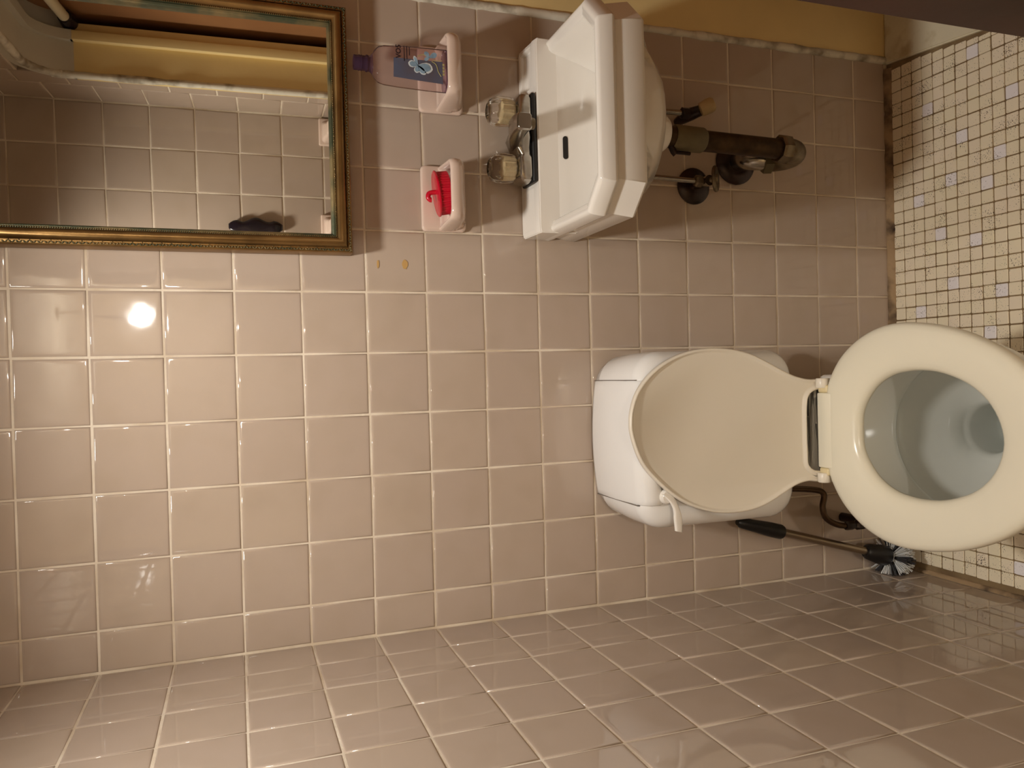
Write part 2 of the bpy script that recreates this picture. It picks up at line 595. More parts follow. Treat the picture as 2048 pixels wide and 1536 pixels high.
for k in range(-1, 41):
    for m in range(-1, 31):
        x, y = FX0 - PX * k, FY0 - PY * m
        if x - 0.012 < XL + 0.004 or y - 0.0125 < YF:
            continue
        if x + 0.012 > saddle_x(y) - 0.004:
            continue
        u, v = project((x, y, 0))
        hidden = ((x + 0.265) / 0.185) ** 2 + ((y + 0.36) / 0.30) ** 2 < 1 and y < -0.02
        vis = -20 < u < 2068 and -20 < v < 1556 and not ((u - 1850) ** 2 / 200 ** 2 + (v - 873) ** 2 / 226 ** 2 < 1) and not (1590 < u < 1800 and 760 < v < 1040)
        wt = (k, m) in WHITE or (hidden or not vis) and rf.random() < 0.05
        cells.append((0 if vis else 1, -u, x, y, int(wt)))
cells.sort()
rest = MB()
restm = []
for n, (hid, u, x, y, wt) in enumerate(cells):
    jx, jy, jr = rf.uniform(-0.0006, 0.0006), rf.uniform(-0.0006, 0.0006), rf.gauss(0, 0.012)
    if n < 276:
        o = bpy.data.objects.new('mosaic_tile', MS[wt])
        o.matrix_basis = Matrix.Translation((x + jx, y + jy, rf.uniform(-0.0006, 0.0003))) @ Matrix.Rotation(jr, 4, 'Z') @ Matrix.Rotation(rf.gauss(0, 0.01), 4, 'X') @ Matrix.Rotation(rf.gauss(0, 0.01), 4, 'Y')
        link(o, floor)
    else:
        me = MS[wt]
        rest.add(([(vv.co.x + x + jx, vv.co.y + y + jy, vv.co.z) for vv in me.vertices], [tuple(pp.vertices) for pp in me.polygons]))
rest.obj('mosaic_tiles', M_MOSAIC, floor, smooth=False, kind='stuff')

# cut mosaic pieces along the painted saddle
cut_meshes = {}
for m in range(-1, 24):
    y = FY0 - PY * m
    for k in (0, -1):
        x0 = FX0 - PX * k - 0.0123
        lim = min(saddle_x(y - 0.0125) - 0.0045, FX0 - PX * k + 0.0123)
        if FX0 - PX * k + 0.012 <= saddle_x(y) - 0.004 or lim - x0 < 0.005:
            continue
        w = round((lim - x0) * 2000) / 2000
        if w not in cut_meshes:
            cut_meshes[w] = ms_mesh(w, 0.0250, M_MOSAIC)
        o = bpy.data.objects.new('mosaic_tile', cut_meshes[w])
        o.matrix_basis = Matrix.Translation((x0 + w / 2, y + rf.uniform(-0.0006, 0.0006), rf.uniform(-0.0008, 0.0002))) @ Matrix.Rotation(rf.gauss(0, 0.015), 4, 'Z')
        link(o, floor)

# ---- crumbling mortar along the floor edges
def mortar(name, p0, p1, inward, mat_, hgt=0.010, wid=0.015, seed=1, n=90):
    P0, P1, I = Vector(p0), Vector(p1), Vector(inward)
    rs = []
    rr = random.Random(seed)
    for i in range(n + 1):
        p = P0.lerp(P1, i / n)
        q = p * 38
        j1, j2, j3 = mnoise(q + Vector((seed, 0, 0))), mnoise(q + Vector((0, seed + 3, 0))), mnoise(q * 2.2)
        h, w = hgt * (1 + 0.45 * j1), wid * (1 + 0.22 * j2)
        rs.append([tuple(p + Vector((0, 0, -0.003)) - I * 0.001), tuple(p + Vector((0, 0, h)) - I * 0.001), tuple(p + I * w * 0.25 + Vector((0, 0, h * (0.85 + 0.25 * j3)))),
                   tuple(p + I * w * 0.62 + Vector((0, 0, max(0.0015, h * (0.4 + 0.35 * j1))))), tuple(p + I * w + Vector((0, 0, 0.0004))), tuple(p + I * w + Vector((0, 0, -0.003)))])
    return struct(mobj(name, *rings(rs), mat_, sharp=60, flip=True))
mortar('baseboard_back', (XL + 0.002, -0.0006, 0), (XR - 0.02, -0.0006, 0), (0, -1, 0), M_MORTAR, 0.009, 0.0135, 3)
mortar('baseboard_left', (XL + 0.0006, -0.002, 0), (XL + 0.0006, YF + 0.01, 0), (1, 0, 0), M_MORTAR, 0.005, 0.007, 9)

# ---- recess in the right wall: jambs, head, saddle, caulk
vb = MB()
vb.add(box(XR - 0.002, 0.80, -0.001, 0.03, -0.02, OPEN_Z + 0.02))
struct(vb.obj('trim_1', M_YELLOW, smooth=False))
vb = MB()
vb.add(box(XR - 0.001, 0.64, OPEN_Y - 0.03, OPEN_Y + 0.001, -0.02, 1.738))
struct(vb.obj('trim_2', M_YELLOW, smooth=False))
# door stop on the near jamb
struct(mobj('trim_3', *rbox(0.598, 0.620, OPEN_Y, OPEN_Y + 0.016, 0.0, 1.738, 0.002), M_YELLOW))
# grey head with a coved corner
n = 14
rad = 0.085
path = [(OPEN_Y + 0.0012, 1.741), (OPEN_Y + 0.0012, OPEN_Z - rad)]
for k in range(1, n + 1):
    a = PI - (PI / 2) * k / n
    path.append((OPEN_Y + 0.0012 + rad + rad * math.cos(a), OPEN_Z - rad + rad * math.sin(a)))
path.append((-0.002, OPEN_Z))
rs = []
for i, (y, z) in enumerate(path):
    y2, z2 = (y - 0.03, z) if i < 2 else ((y - 0.03 * math.cos(PI / 2 * (i - 1) / n), z + 0.03 * math.sin(PI / 2 * (i - 1) / n)) if i < len(path) - 1 else (y, z + 0.03))
    rs.append([(XR - 0.001, y, z), (0.66, y, z), (0.66, y2, z2), (XR - 0.001, y2, z2)])
struct(mobj('trim_4', *rings(rs), M_HEAD, sharp=50))
rs = []
for i, (y, z) in enumerate(path):
    t = 0 if i < 2 else min(1, (i - 1) / n)
    dy, dz = 0.014 * math.cos(PI / 2 * t), -0.014 * math.sin(PI / 2 * t)
    rs.append([(0.598, y, z), (0.598, y + dy, z + dz), (0.620, y + dy, z + dz), (0.620, y, z)])
struct(mobj('trim_5', *rings(rs), M_HEAD, sharp=50))
# caulk bead round the near edge of the recess, and in the back corner
def bead(name, pts, r, mat_, seed):
    P = crom(pts, 14)
    rr = []
    for i, p in enumerate(P):
        rr.append(r * (1 + 0.30 * mnoise(p * 30 + Vector((seed, 0, 0))) + 0.15 * mnoise(p * 90)))
    return struct(mobj(name, *tube(P, rr, 10), mat_, sharp=0))
cp = [(XR + 0.0005, OPEN_Y - 0.002, 0.0), (XR + 0.0005, OPEN_Y - 0.002, 0.6), (XR + 0.0005, OPEN_Y - 0.002, 1.2), (XR + 0.0005, OPEN_Y - 0.002, OPEN_Z - rad)]
cp += [(XR + 0.0005, OPEN_Y + rad + (rad + 0.004) * math.cos(PI - PI / 2 * k / 5), OPEN_Z - rad + (rad + 0.004) * math.sin(PI - PI / 2 * k / 5)) for k in range(1, 6)]
cp += [(XR + 0.0005, -0.4, OPEN_Z + 0.004), (XR + 0.0005, -0.02, OPEN_Z + 0.004)]
bead('trim_6', cp, 0.0085, M_CAULK, 2)
bead('trim_7', [(XR - 0.0005, 0.0015, z) for z in (0.004, 0.25, 0.5, 0.75, 1.0, 1.3, 1.6, 1.85)], 0.0085, M_CAULK, 5)
# painted saddle between the floor tiles and the recess
v = [(saddle_x(0) + 0.002, 0.0, -0.01), (0.70, 0.0, -0.01), (0.70, OPEN_Y, -0.01), (saddle_x(OPEN_Y) + 0.002, OPEN_Y, -0.01)]
v += [(x, y, 0.006) for x, y, z in v]
bm = bmesh.new()
bv = [bm.verts.new(p) for p in v]
for q in ((0, 1, 2, 3), (7, 6, 5, 4), (4, 5, 1, 0), (5, 6, 2, 1), (6, 7, 3, 2), (7, 4, 0, 3)):
    bm.faces.new([bv[i] for i in q])
bmesh.ops.bevel(bm, geom=[e for e in bm.edges if all(w.co.z > 0 for w in e.verts)], offset=0.003, segments=3, affect='EDGES')
bmesh.ops.recalc_face_normals(bm, faces=bm.faces)
me = bpy.data.meshes.new('trim_8')
bm.to_mesh(me)
bm.free()
me.materials.append(M_SADDLE)
struct(link(bpy.data.objects.new('trim_8', me)))
# dark brown panel closing the recess
struct(mobj('door_1', *rbox(0.660, 0.695, YF - 0.30, -0.002, 0.008, OPEN_Z + 0.05, 0.003), M_BROWN))
# stained wood jamb of the doorway in front
struct(mobj('trim_9', *rbox(DOOR_X, DOOR_X + 0.0215, YF - 0.115, YF + 0.0, -0.02, 2.06, 0.002), M_WOOD))

# ---- ceiling lamp
L1 = thing('ceiling_lamp', 'round white can downlight glowing on the ceiling above the toilet', 'lamp', (BULB_POS[0], BULB_POS[1], HC))
bz = BULB_POS[2]
mobj('lamp_can', *rings([ell_ring(BULB_POS[0], BULB_POS[1], r_, r_, 32, z_) for r_, z_ in ((0.03, HC - 0.0005), (0.085, HC - 0.0005), (0.085, bz + 0.055), (0.081, bz + 0.05), (0.077, bz + 0.055), (0.077, HC - 0.012), (0.03, HC - 0.012))], closed=False), M_PORC, L1, flip=True, sharp=40)
mobj('bulb', *lathe([(0.018, HC - 0.012), (0.022, bz + 0.11), (0.040, bz + 0.095), (0.045, bz + 0.085), (0.036, bz + 0.075), (0.004, bz + 0.070)], 24, (BULB_POS[0], BULB_POS[1], 0)), M_HEAD, L1, flip=True)
sl = bpy.data.lights.new('lamp_light', 'SPOT')
sl.energy = BULB_W
sl.color = BULB_COL
sl.spot_size = math.radians(150)
sl.spot_blend = 1.0
sl.shadow_soft_size = 0.055
so = bpy.data.objects.new('lamp_light', sl)
so.location = BULB_POS
link(so, L1)

# ---- hall beyond the doorway, where the camera stands
struct(mobj('wall_hall_far', *box(-1.4, 1.6, -5.5, -5.4, 0, 2.5), M_HALL, smooth=False))
struct(mobj('wall_hall_left', *box(-1.4, -1.3, -5.4, YF - 0.101, 0, 2.5), M_HALL, smooth=False))
struct(mobj('wall_hall_right', *box(1.5, 1.6, -5.4, YF - 0.101, 0, 2.5), M_HALL, smooth=False))
vb = MB()
vb.add(box(-1.3, XL - 0.02, YF - 0.12, YF - 0.1005, 0, 2.5))
vb.add(box(DOOR_X + 0.0225, 1.5, YF - 0.12, YF - 0.1005, 0, 2.5))
vb.add(box(XL - 0.02, DOOR_X + 0.0225, YF - 0.12, YF - 0.1005, 2.062, 2.5))
struct(vb.obj('wall_hall_near', M_HALL, smooth=False))
struct(mobj('floor_hall', *box(-1.4, 1.6, -5.5, YF - 0.1005, -0.06, -0.001), M_HALLF, smooth=False))
struct(mobj('ceiling_hall', *box(-1.4, 1.6, -5.5, YF - 0.1005, 2.5, 2.55), M_CEIL, smooth=False))
L2 = thing('hall_lamp', 'round glass globe lamp hanging in the hall behind the camera', 'lamp', (HALL_POS[0], HALL_POS[1], 2.5))
mobj('lamp_stem', *lathe([(0.05, 2.4995), (0.05, 2.485), (0.01, 2.475), (0.01, HALL_POS[2] + 0.045)], 16, (HALL_POS[0], HALL_POS[1], 0)), M_STEEL, L2, flip=True)
mobj('globe', *lathe([(0.05 * math.sin(PI * k / 12) + 0.001, HALL_POS[2] + 0.05 * math.cos(PI * k / 12)) for k in range(13)], 24, (HALL_POS[0], HALL_POS[1], 0)), emit('glowing_globe', (1.0, 0.95, 0.88, 1), HALL_L), L2, flip=True)

# ------------------------------------------------------------------ TOILET
T = thing('toilet', 'white toilet with rounded tank and its cream seat lid raised', 'toilet', (-0.265, -0.36, 0))
TX = -0.2742
# tank body: rounded outline in XZ pushed out from the wall
def xz_ring(cx, cz, w, h, r, y, n=7):
    return [(cx + a, y, cz + b) for a, b in rrect(w, h, max(r, 0.004), n)]
tw, th, tcz = 0.1552, 0.1635, 0.5795
rs = [xz_ring(TX, tcz, tw - 0.010, th - 0.006, 0.05, -0.004)]
rs.append(xz_ring(TX, tcz, tw - 0.004, th - 0.002, 0.05, -0.03))
rs.append(xz_ring(TX, tcz, tw, th, 0.052, -0.10))
R_ = 0.030
for k in range(0, 9):
    a = PI / 2 * k / 8
    d = R_ * (1 - math.cos(a))
    rs.append(xz_ring(TX, tcz, tw - d, th - d, 0.052 - d * 0.7, -0.158 - R_ * math.sin(a)))
d0 = R_
rs.append(xz_ring(TX, tcz, tw - d0 - 0.05, th - d0 - 0.05, 0.03, -0.190))
body = mobj('tank_body', *rings(rs), M_TANK, T, sharp=0)
# tank cover set into the top, domed, with a front lip
lx0, lx1 = -0.383, -0.1705
n = 24
rs = []
def cover_sec(t):
    # cross-section in YZ (back -> top -> front lip -> under)
    dome = 0.0085 * (1 - (2 * t - 1) ** 2)
    y_f = -0.193 - 0.006 * (1 - (2 * t - 1) ** 2)
    zt = 0.7435 + dome
    return [(-0.006, 0.725), (-0.006, zt - 0.008), (-0.010, zt - 0.002), (-0.018, zt), (-0.09, zt + 0.002), (y_f + 0.030, zt - 0.001), (y_f + 0.013, zt - 0.005), (y_f + 0.004, zt - 0.0125),
            (y_f, zt - 0.024), (y_f + 0.0005, zt - 0.036), (y_f + 0.006, zt - 0.041), (y_f + 0.022, zt - 0.041), (y_f + 0.03, 0.73)]
for i in range(n + 1):
    t = i / n
    x = lx0 + (lx1 - lx0) * t
    sec = cover_sec(t)
    rs.append([(x, y, z) for y, z in sec])
def shrink(ring, x, s):
    cy = sum(p[1] for p in ring) / len(ring)
    cz = sum(p[2] for p in ring) / len(ring)
    return [(x, cy + (p[1] - cy) * s, cz + (p[2] - cz) * s) for p in ring]
rs = [shrink(rs[0], lx0 - 0.0015, 0.955)] + rs + [shrink(rs[-1], lx1 + 0.0015, 0.955)]
mobj('tank_lid', *rings(rs), M_TANK, T, sharp=55)
# dark seam around the cover
for x in (lx0 - 0.0022, lx1 + 0.0022):
    mobj('lid_seam', *box(x - 0.0008, x + 0.0008, -0.172, -0.012, 0.70, 0.7436), M_SEAM, T, smooth=False)
# flush lever
lv = [(-0.366, -0.200, 0.7010), (-0.378, -0.206, 0.6940), (-0.392, -0.209, 0.6890), (-0.410, -0.210, 0.6875), (-0.428, -0.209, 0.6865)]
P = crom(lv, 5)
rs = []
for i, p in enumerate(P):
    t = i / (len(P) - 1)
    w = 0.0115 * (1 - t) + 0.0062 * t - 0.003 * math.sin(PI * min(1, t * 1.4))
    w = max(w, 0.0058)
    rs.append([(p.x + 0.25 * b, p.y + a, p.z + b) for a, b in rrect(0.0038, w, 0.003, 3)])
mobj('flush_lever', *rings(rs), M_PORC, T, sharp=50)
mobj('lever_boss', *lathe([(0.013, 0), (0.013, 0.012), (0.010, 0.016)], 20, (-0.369, -0.186, 0.7000), (0, -1, 0)), M_PORC, T)

# seat, lid and bowl plans
SX, SY = -0.2650, -0.4500
half_out = [(0, -0.2555), (0.045, -0.2555), (0.077, -0.2575), (0.107, -0.2735), (0.133, -0.2965), (0.157, -0.332), (0.173, -0.375), (0.1775, -0.416), (0.1745, -0.455), (0.168, -0.492), (0.157, -0.531), (0.140, -0.570), (0.121, -0.602), (0.097, -0.630), (0.066, -0.651), (0.034, -0.6625), (0, -0.6665)]
half_in = [(0, -0.3285), (0.030, -0.331), (0.056, -0.3455), (0.078, -0.368), (0.0925, -0.398), (0.098, -0.430), (0.0985, -0.455), (0.0955, -0.484), (0.0875, -0.512), (0.076, -0.538), (0.059, -0.5605), (0.040, -0.5755), (0.020, -0.5845), (0, -0.588)]
def plan(half, cx, grow=0.0, m=5):
    pts = [(cx + x, y, 0) for x, y in half] + [(cx - x, y, 0) for x, y in reversed(half[1:-1])]
    P = crom(pts, m, closed=True)
    out = []
    for p in P:
        d = Vector((p.x - SX, p.y - SY))
        d2 = d * (1 + grow / max(d.length, 1e-6))
        out.append((SX + d2.x, SY + d2.y))
    return out
angs = [2 * PI * k / 96 for k in range(96)]
PO, PI_ = plan(half_out, SX), plan(half_in, SX + 0.003)
def blend(t, z):
    return [(a[0] + (b[0] - a[0]) * t, a[1] + (b[1] - a[1]) * t, z) for a, b in zip(OUT, INN)]
OUT = poly_ring(PO, SX, SY, angs, 0)
INN = poly_ring(PI_, SX, SY, angs, 0)
sec = [(0.02, 0.3945), (0.0, 0.3975), (0.0, 0.404), (0.02, 0.4095), (0.07, 0.4135), (0.16, 0.4160), (0.35, 0.4170), (0.60, 0.4160), (0.80, 0.4140), (0.91, 0.4115), (0.97, 0.4075), (1.0, 0.4015), (0.995, 0.3965), (0.95, 0.3945)]
mobj('seat', *rings([blend(t, z) for t, z in sec], closed=True), M_SEAT, T, sharp=0)
mobj('seat_tab', *rbox(-0.3325, -0.1995, -0.275, -0.2385, 0.4025, 0.4165, 0.003), M_SEAT, T)
for x0, x1 in ((-0.1995, -0.1860), (-0.3460, -0.3328)):
    mobj('hinge', *rbox(x0, x1, -0.262, -0.2390, 0.400, 0.4145, 0.003), M_HINGE, T)
for x in (-0.1825, -0.3500):
    mobj('hinge_knuckle', *lathe([(0.0105, -0.0085), (0.0115, -0.007), (0.0115, 0.007), (0.0105, 0.0085)], 20, (x, -0.2475, 0.4105), (1, 0, 0)), M_LID, T)

lid_pts = [(-0.2377, 0.7743), (-0.2159, 0.7708), (-0.1863, 0.757), (-0.1542, 0.7283), (-0.1316, 0.6921), (-0.1199, 0.6558), (-0.1163, 0.6193), (-0.1184, 0.5824), (-0.1261, 0.5483), (-0.1396, 0.5171), (-0.1545, 0.4887), (-0.1668, 0.4633), (-0.1735, 0.4408), (-0.1755, 0.4245), (-0.1755, 0.405),
           (-0.1835, 0.403), (-0.1925, 0.405), (-0.1960, 0.4200), (-0.2052, 0.4317), (-0.2250, 0.4355), (-0.2643, 0.4362), (-0.3050, 0.4358), (-0.3260, 0.4345), (-0.3370, 0.4235), (-0.3405, 0.405), (-0.3490, 0.403), (-0.3585, 0.405),
           (-0.3580, 0.4223), (-0.3565, 0.4354), (-0.3614, 0.4584), (-0.3747, 0.4846), (-0.3913, 0.517), (-0.4006, 0.5489), (-0.4031, 0.5865), (-0.4002, 0.6173), (-0.3909, 0.6507), (-0.3748, 0.6835), (-0.3492, 0.7156), (-0.3186, 0.7443), (-0.2902, 0.7611), (-0.2568, 0.7728)]
LP = [(p.x, p.y) for p in crom([(x, z, 0) for x, z in lid_pts], 4, closed=True)]
def inset(poly, d):
    n = len(poly)
    out = []
    for i in range(n):
        ax, ay = poly[i - 1]
        bx, by = poly[(i + 1) % n]
        tx, ty = bx - ax, by - ay
        l = math.hypot(tx, ty) or 1
        out.append((poly[i][0] + d * ty / l, poly[i][1] - d * tx / l))
    return out
def lid_y(z, off):
    curl = -0.010 * max(0.0, (z - 0.735) / 0.04) ** 2    # the front lip of the lid curls forward
    return -0.236 + (z - 0.42) * 0.10 + off + curl
area = sum(LP[i - 1][0] * LP[i][1] - LP[i][0] * LP[i - 1][1] for i in range(len(LP)))
sg = 1 if area < 0 else -1
rs = []
for d, off in ((0.004, 0.0085), (0.0, 0.006), (0.0, -0.0005), (0.0012, -0.0030), (0.0030, -0.0036), (0.0046, -0.0030), (0.0062, 0.0), (0.009, 0.001)):
    rs.append([(x, lid_y(z, off), z) for x, z in inset(LP, sg * d)])
vf = rings(rs)
mobj('lid', *vf, M_LID, T, sharp=0, flip=(area > 0))
# bowl: outer shell, rim and funnel
def off_plan(g):
    return poly_ring(plan(half_out, SX, g), SX, SY, angs, 0)
def ring_at(pts, z, sx=1, sy=1, cy=None):
    return [(SX + (p[0] - SX) * sx, (cy if cy is not None else SY) + (p[1] - SY) * sy, z) for p in pts]
B0 = off_plan(-0.008)
rs = [ring_at(B0, 0.0, 0.62, 0.88, -0.405), ring_at(B0, 0.03, 0.60, 0.86, -0.405), ring_at(B0, 0.10, 0.56, 0.80, -0.41), ring_at(B0, 0.19, 0.62, 0.82, -0.415),
      ring_at(B0, 0.26, 0.76, 0.88, -0.43), ring_at(B0, 0.32, 0.90, 0.95, -0.445), ring_at(B0, 0.355, 0.97, 0.985), ring_at(B0, 0.38, 0.995, 0.995), ring_at(B0, 0.389, 0.985, 0.985), ring_at(B0, 0.3925, 0.96, 0.965)]
def er(cx, cy, a, b, z):
    return [(cx + a * math.cos(t), cy + b * math.sin(t), z) for t in angs]
rs += [er(-0.268, -0.452, 0.132, 0.150, 0.3925), er(-0.268, -0.452, 0.1275, 0.1465, 0.389), er(-0.268, -0.450, 0.126, 0.1455, 0.37), er(-0.268, -0.448, 0.1245, 0.1425, 0.315), er(-0.268, -0.448, 0.1245, 0.142, 0.306),
       er(-0.268, -0.448, 0.127, 0.145, 0.302), er(-0.268, -0.449, 0.137, 0.155, 0.303), er(-0.268, -0.449, 0.139, 0.157, 0.298), er(-0.268, -0.446, 0.134, 0.152, 0.275), er(-0.268, -0.436, 0.116, 0.132, 0.235), er(-0.268, -0.417, 0.092, 0.103, 0.203),
       er(-0.268, -0.395, 0.066, 0.072, 0.181), er(-0.269, -0.376, 0.051, 0.0535, 0.172), er(-0.269, -0.371, 0.0455, 0.0470, 0.166), er(-0.269, -0.370, 0.0430, 0.0440, 0.161), er(-0.269, -0.370, 0.0418, 0.0430, 0.155), er(-0.269, -0.372, 0.041, 0.0425, 0.10), er(-0.269, -0.378, 0.034, 0.036, 0.05)]
mobj('bowl', *rings(rs), M_BOWLIN, T, sharp=0)
mobj('bowl_water', *lathe([(0.0385, 0.0), (0.02, 0.0001), (0.0005, 0.0001)], 32, (-0.269, -0.373, 0.082)), M_WATER, T)
mobj('bowl_deck', *rbox(-0.362, -0.168, -0.300, -0.208, 0.345, 0.3915, 0.012, 4), M_PORC, T)
mobj('tank_neck', *rbox(-0.345, -0.187, -0.228, -0.03, 0.335, 0.425, 0.012, 4), M_PORC, T)

# toilet supply tube
st = crom([(-0.392, -0.075, 0.41), (-0.402, -0.078, 0.30), (-0.413, -0.080, 0.268), (-0.440, -0.080, 0.271), (-0.4640, -0.080, 0.262), (-0.4800, -0.080, 0.232), (-0.4835, -0.080, 0.20), (-0.4835, -0.080, 0.175)], 6)
ST = thing('supply_tube', 'bent tarnished copper water tube under the toilet tank', 'pipe', (-0.4835, -0.08, 0.12))
mobj('tube', *tube(st, 0.0062, 12), M_COPPER, ST)
mobj('compression_nut', *lathe([(0.008, 0.215), (0.0095, 0.21), (0.0095, 0.195), (0.0075, 0.19), (0.011, 0.185), (0.011, 0.165), (0.007, 0.160)], 6, (-0.4835, -0.08, 0)), M_BLACKIRON, ST, sharp=20, flip=True)
mobj('valve_body', *tube([(-0.4835, -0.105, 0.150), (-0.4835, -0.06, 0.150), (-0.4835, -0.001, 0.150)], [0.012, 0.012, 0.010], 14), M_BLACKIRON, ST)

# toilet brush leaning in the corner
BR = thing('toilet_brush', 'toilet brush with black grip and steel rod leaning in the corner', 'brush', (-0.578, -0.055, 0))
b0, b1 = Vector((-0.5795, -0.050, 0.030)), Vector((-0.4590, -0.060, 0.455))
ax = (b1 - b0).normalized()
def bp(t):
    return b0 + ax * t
Lb = (b1 - b0).length
mobj('grip', *tube([bp(Lb * 0.765), bp(Lb * 0.775), bp(Lb * 0.83), bp(Lb * 0.92), bp(Lb), bp(Lb + 0.008)], [0.0135, 0.0150, 0.0148, 0.0125, 0.0105, 0.006], 20), M_BLACK, BR)
mobj('rod', *tube([bp(0.10), bp(Lb * 0.77)], 0.0082, 16), M_STEEL, BR)
mobj('collar', *tube([bp(0.052), bp(0.056), bp(0.075), bp(0.105), bp(0.112)], [0.020, 0.0215, 0.021, 0.0165, 0.012], 20), M_BLACK, BR)
mobj('white_ring', *tube([bp(0.045), bp(0.052)], [0.0150, 0.0165], 20), M_BRISTLE_W, BR)
rb = random.Random(3)
mw, md = MB(), MB()
for k in range(760):
    th = rb.uniform(0, 2 * PI)
    ph = rb.uniform(0.15, 1.75)
    u = ax.orthogonal().normalized()
    w = ax.cross(u)
    d = (-ax) * math.cos(ph) + (u * math.cos(th) + w * math.sin(th)) * math.sin(ph)
    s = bp(0.045) - ax * rb.uniform(0.0, 0.012) + d * 0.004
    ln = rb.uniform(0.036, 0.045)
    e = s + d * ln
    if e.z < 0.003:
        e.z = 0.003
    if e.x < XL + 0.002:
        e.x = XL + 0.002
    if e.y > -0.002:
        e.y = -0.002
    white = (th % 1.05) < 0.62
    (mw if white else md).add(tube([s, e], [0.0006, 0.0013], 4))
mw.obj('bristles', M_BRISTLE_W, BR, smooth=False, kind='stuff')
md.obj('bristles', M_BRISTLE_D, BR, smooth=False, kind='stuff')

# ------------------------------------------------------------------ SINK
SK = thing('wall_sink', 'white porcelain sink with chamfered corners hung on the tiled wall', 'sink', (0.272, -0.0, 0.668))
sx0, sx1, sc, sd = 0.0980, 0.4460, 0.0455, 0.281
KX, KY = 0.272, -0.165
def outl(off, back=0.0, d=None):
    d = sd if d is None else d
    x0, x1, yf, c = sx0 + off, sx1 - off, -d + off, sc - off * 0.2
    return [(x0, back), (x0, yf + c), (x0 + c, yf), (x1 - c, yf), (x1, yf + c), (x1, back)]
EDGE_T = [0.0, 0.012, 0.04] + [0.1 * q for q in range(1, 10)] + [0.96, 0.988]
def samp(poly):
    out = []
    for q in range(6):
        (ax_, ay_), (bx_, by_) = poly[q], poly[(q + 1) % 6]
        out += [(ax_ + (bx_ - ax_) * t, ay_ + (by_ - ay_) * t) for t in EDGE_T]
    return out
AK = [math.atan2(y - KY, x - KX) for x, y in samp(outl(0.004, -0.001))]
def pr(poly, z):
    return [(x, y, z) for x, y in samp(poly)]
def el(a, b, z, cy=KY):
    return [(KX + a * math.cos(t), cy + b * math.sin(t), z) for t in AK]
rs = [el(0.0290, 0.029, 0.652, -0.135), el(0.0345, 0.0345, 0.660, -0.135), el(0.0385, 0.038, 0.675, -0.137), el(0.043, 0.042, 0.689, -0.138), el(0.047, 0.046, 0.690, -0.138), el(0.088, 0.080, 0.699, -0.143), el(0.122, 0.103, 0.716, -0.148), el(0.146, 0.118, 0.741, -0.152),
      pr(outl(0.010, -0.001), 0.7675), pr(outl(0.0020, -0.001), 0.7695), pr(outl(-0.0006, -0.001), 0.7740), pr(outl(0.0052, -0.001), 0.8110), pr(outl(0.0062, -0.001), 0.8160),
      pr(outl(0.0058, -0.001), 0.8178), pr(outl(0.0022, -0.001), 0.8200), pr(outl(0.0002, -0.001), 0.8225), pr(outl(-0.0004, -0.001), 0.8265), pr(outl(0.0030, -0.001), 0.8450), pr(outl(0.0050, -0.001), 0.8485), pr(outl(0.0078, -0.001), 0.8503), pr(outl(0.0105, -0.004), 0.8506),
      pr(outl(0.0135, -0.066), 0.8495), pr(outl(0.0165, -0.068), 0.8475), pr(outl(0.021, -0.071), 0.8465), pr(outl(0.025, -0.074), 0.8420), pr(outl(0.035, -0.078), 0.815), pr(outl(0.046, -0.085), 0.790), pr(outl(0.062, -0.096), 0.765)]
for s, z in ((0.82, 0.752), (0.62, 0.742), (0.40, 0.736), (0.14, 0.733)):
    rs.append([(KX + (x - KX) * s, KY + (y - KY) * s, z) for x, y, _ in rs[27]])
mobj('basin', *rings(rs), M_PORC, SK, sharp=42)
# raised back ledge with two sunken panels
bm = bmesh.new()
xs = [sx0 + 0.001, sx0 + 0.010, 0.181, 0.193, 0.351, 0.363, sx1 - 0.010, sx1 - 0.001]
ys = [-0.001, -0.010, -0.052, -0.062, -0.0745]
zt = 0.8780
def lz(i, j):
    z = zt + 0.085 * ys[j]
    if i in (0, 7):
        z -= 0.002
    if j == 3:
        z += 0.0012
    if j == 4:
        z -= 0.0005
    if 1 < i < 6 and 2 <= i <= 5:
        pass
    if j in (1, 2) and False:
        z -= 0
    return z
grid = [[bm.verts.new((x, y, lz(i, j))) for j, y in enumerate(ys)] for i, x in enumerate(xs)]
topf = {}
for i in range(7):
    for j in range(4):
        topf[i, j] = bm.faces.new((grid[i][j], grid[i][j + 1], grid[i + 1][j + 1], grid[i + 1][j]))
low = {}
def lowv(i, j):
    if (i, j) not in low:
        ff = j == 4
        low[i, j] = bm.verts.new((xs[i], ys[j] - (0.0015 if ff else 0), 0.80 if ff else 0.82))
    return low[i, j]
edge = [(i, 4) for i in range(8)] + [(7, j) for j in (3, 2, 1, 0)] + [(i, 0) for i in range(6, -1, -1)] + [(0, j) for j in (1, 2, 3)]
for a, b in zip(edge, edge[1:] + edge[:1]):
    bm.faces.new((grid[a[0]][a[1]], lowv(*a), lowv(*b), grid[b[0]][b[1]]))
for key in ((1, 1), (5, 1)):
    r = bmesh.ops.inset_region(bm, faces=[topf[key]], thickness=0.0035, depth=-0.0090)
# drop the middle of the ledge under the faucet a little
for i in (3, 4):
    for j in (1, 2, 3):
        grid[i][j].co.z -= 0.003
bmesh.ops.bevel(bm, geom=[e for e in bm.edges if e.calc_face_angle(0) > 0.5], offset=0.0016, segments=3, affect='EDGES')
bmesh.ops.recalc_face_normals(bm, faces=bm.faces)
me = bpy.data.meshes.new('back_ledge')
bm.to_mesh(me)
bm.free()
me.polygons.foreach_set('use_smooth', [True] * len(me.polygons))
me.set_sharp_from_angle(angle=math.radians(28))
me.materials.append(M_PORC)
link(bpy.data.objects.new('back_ledge', me), SK)
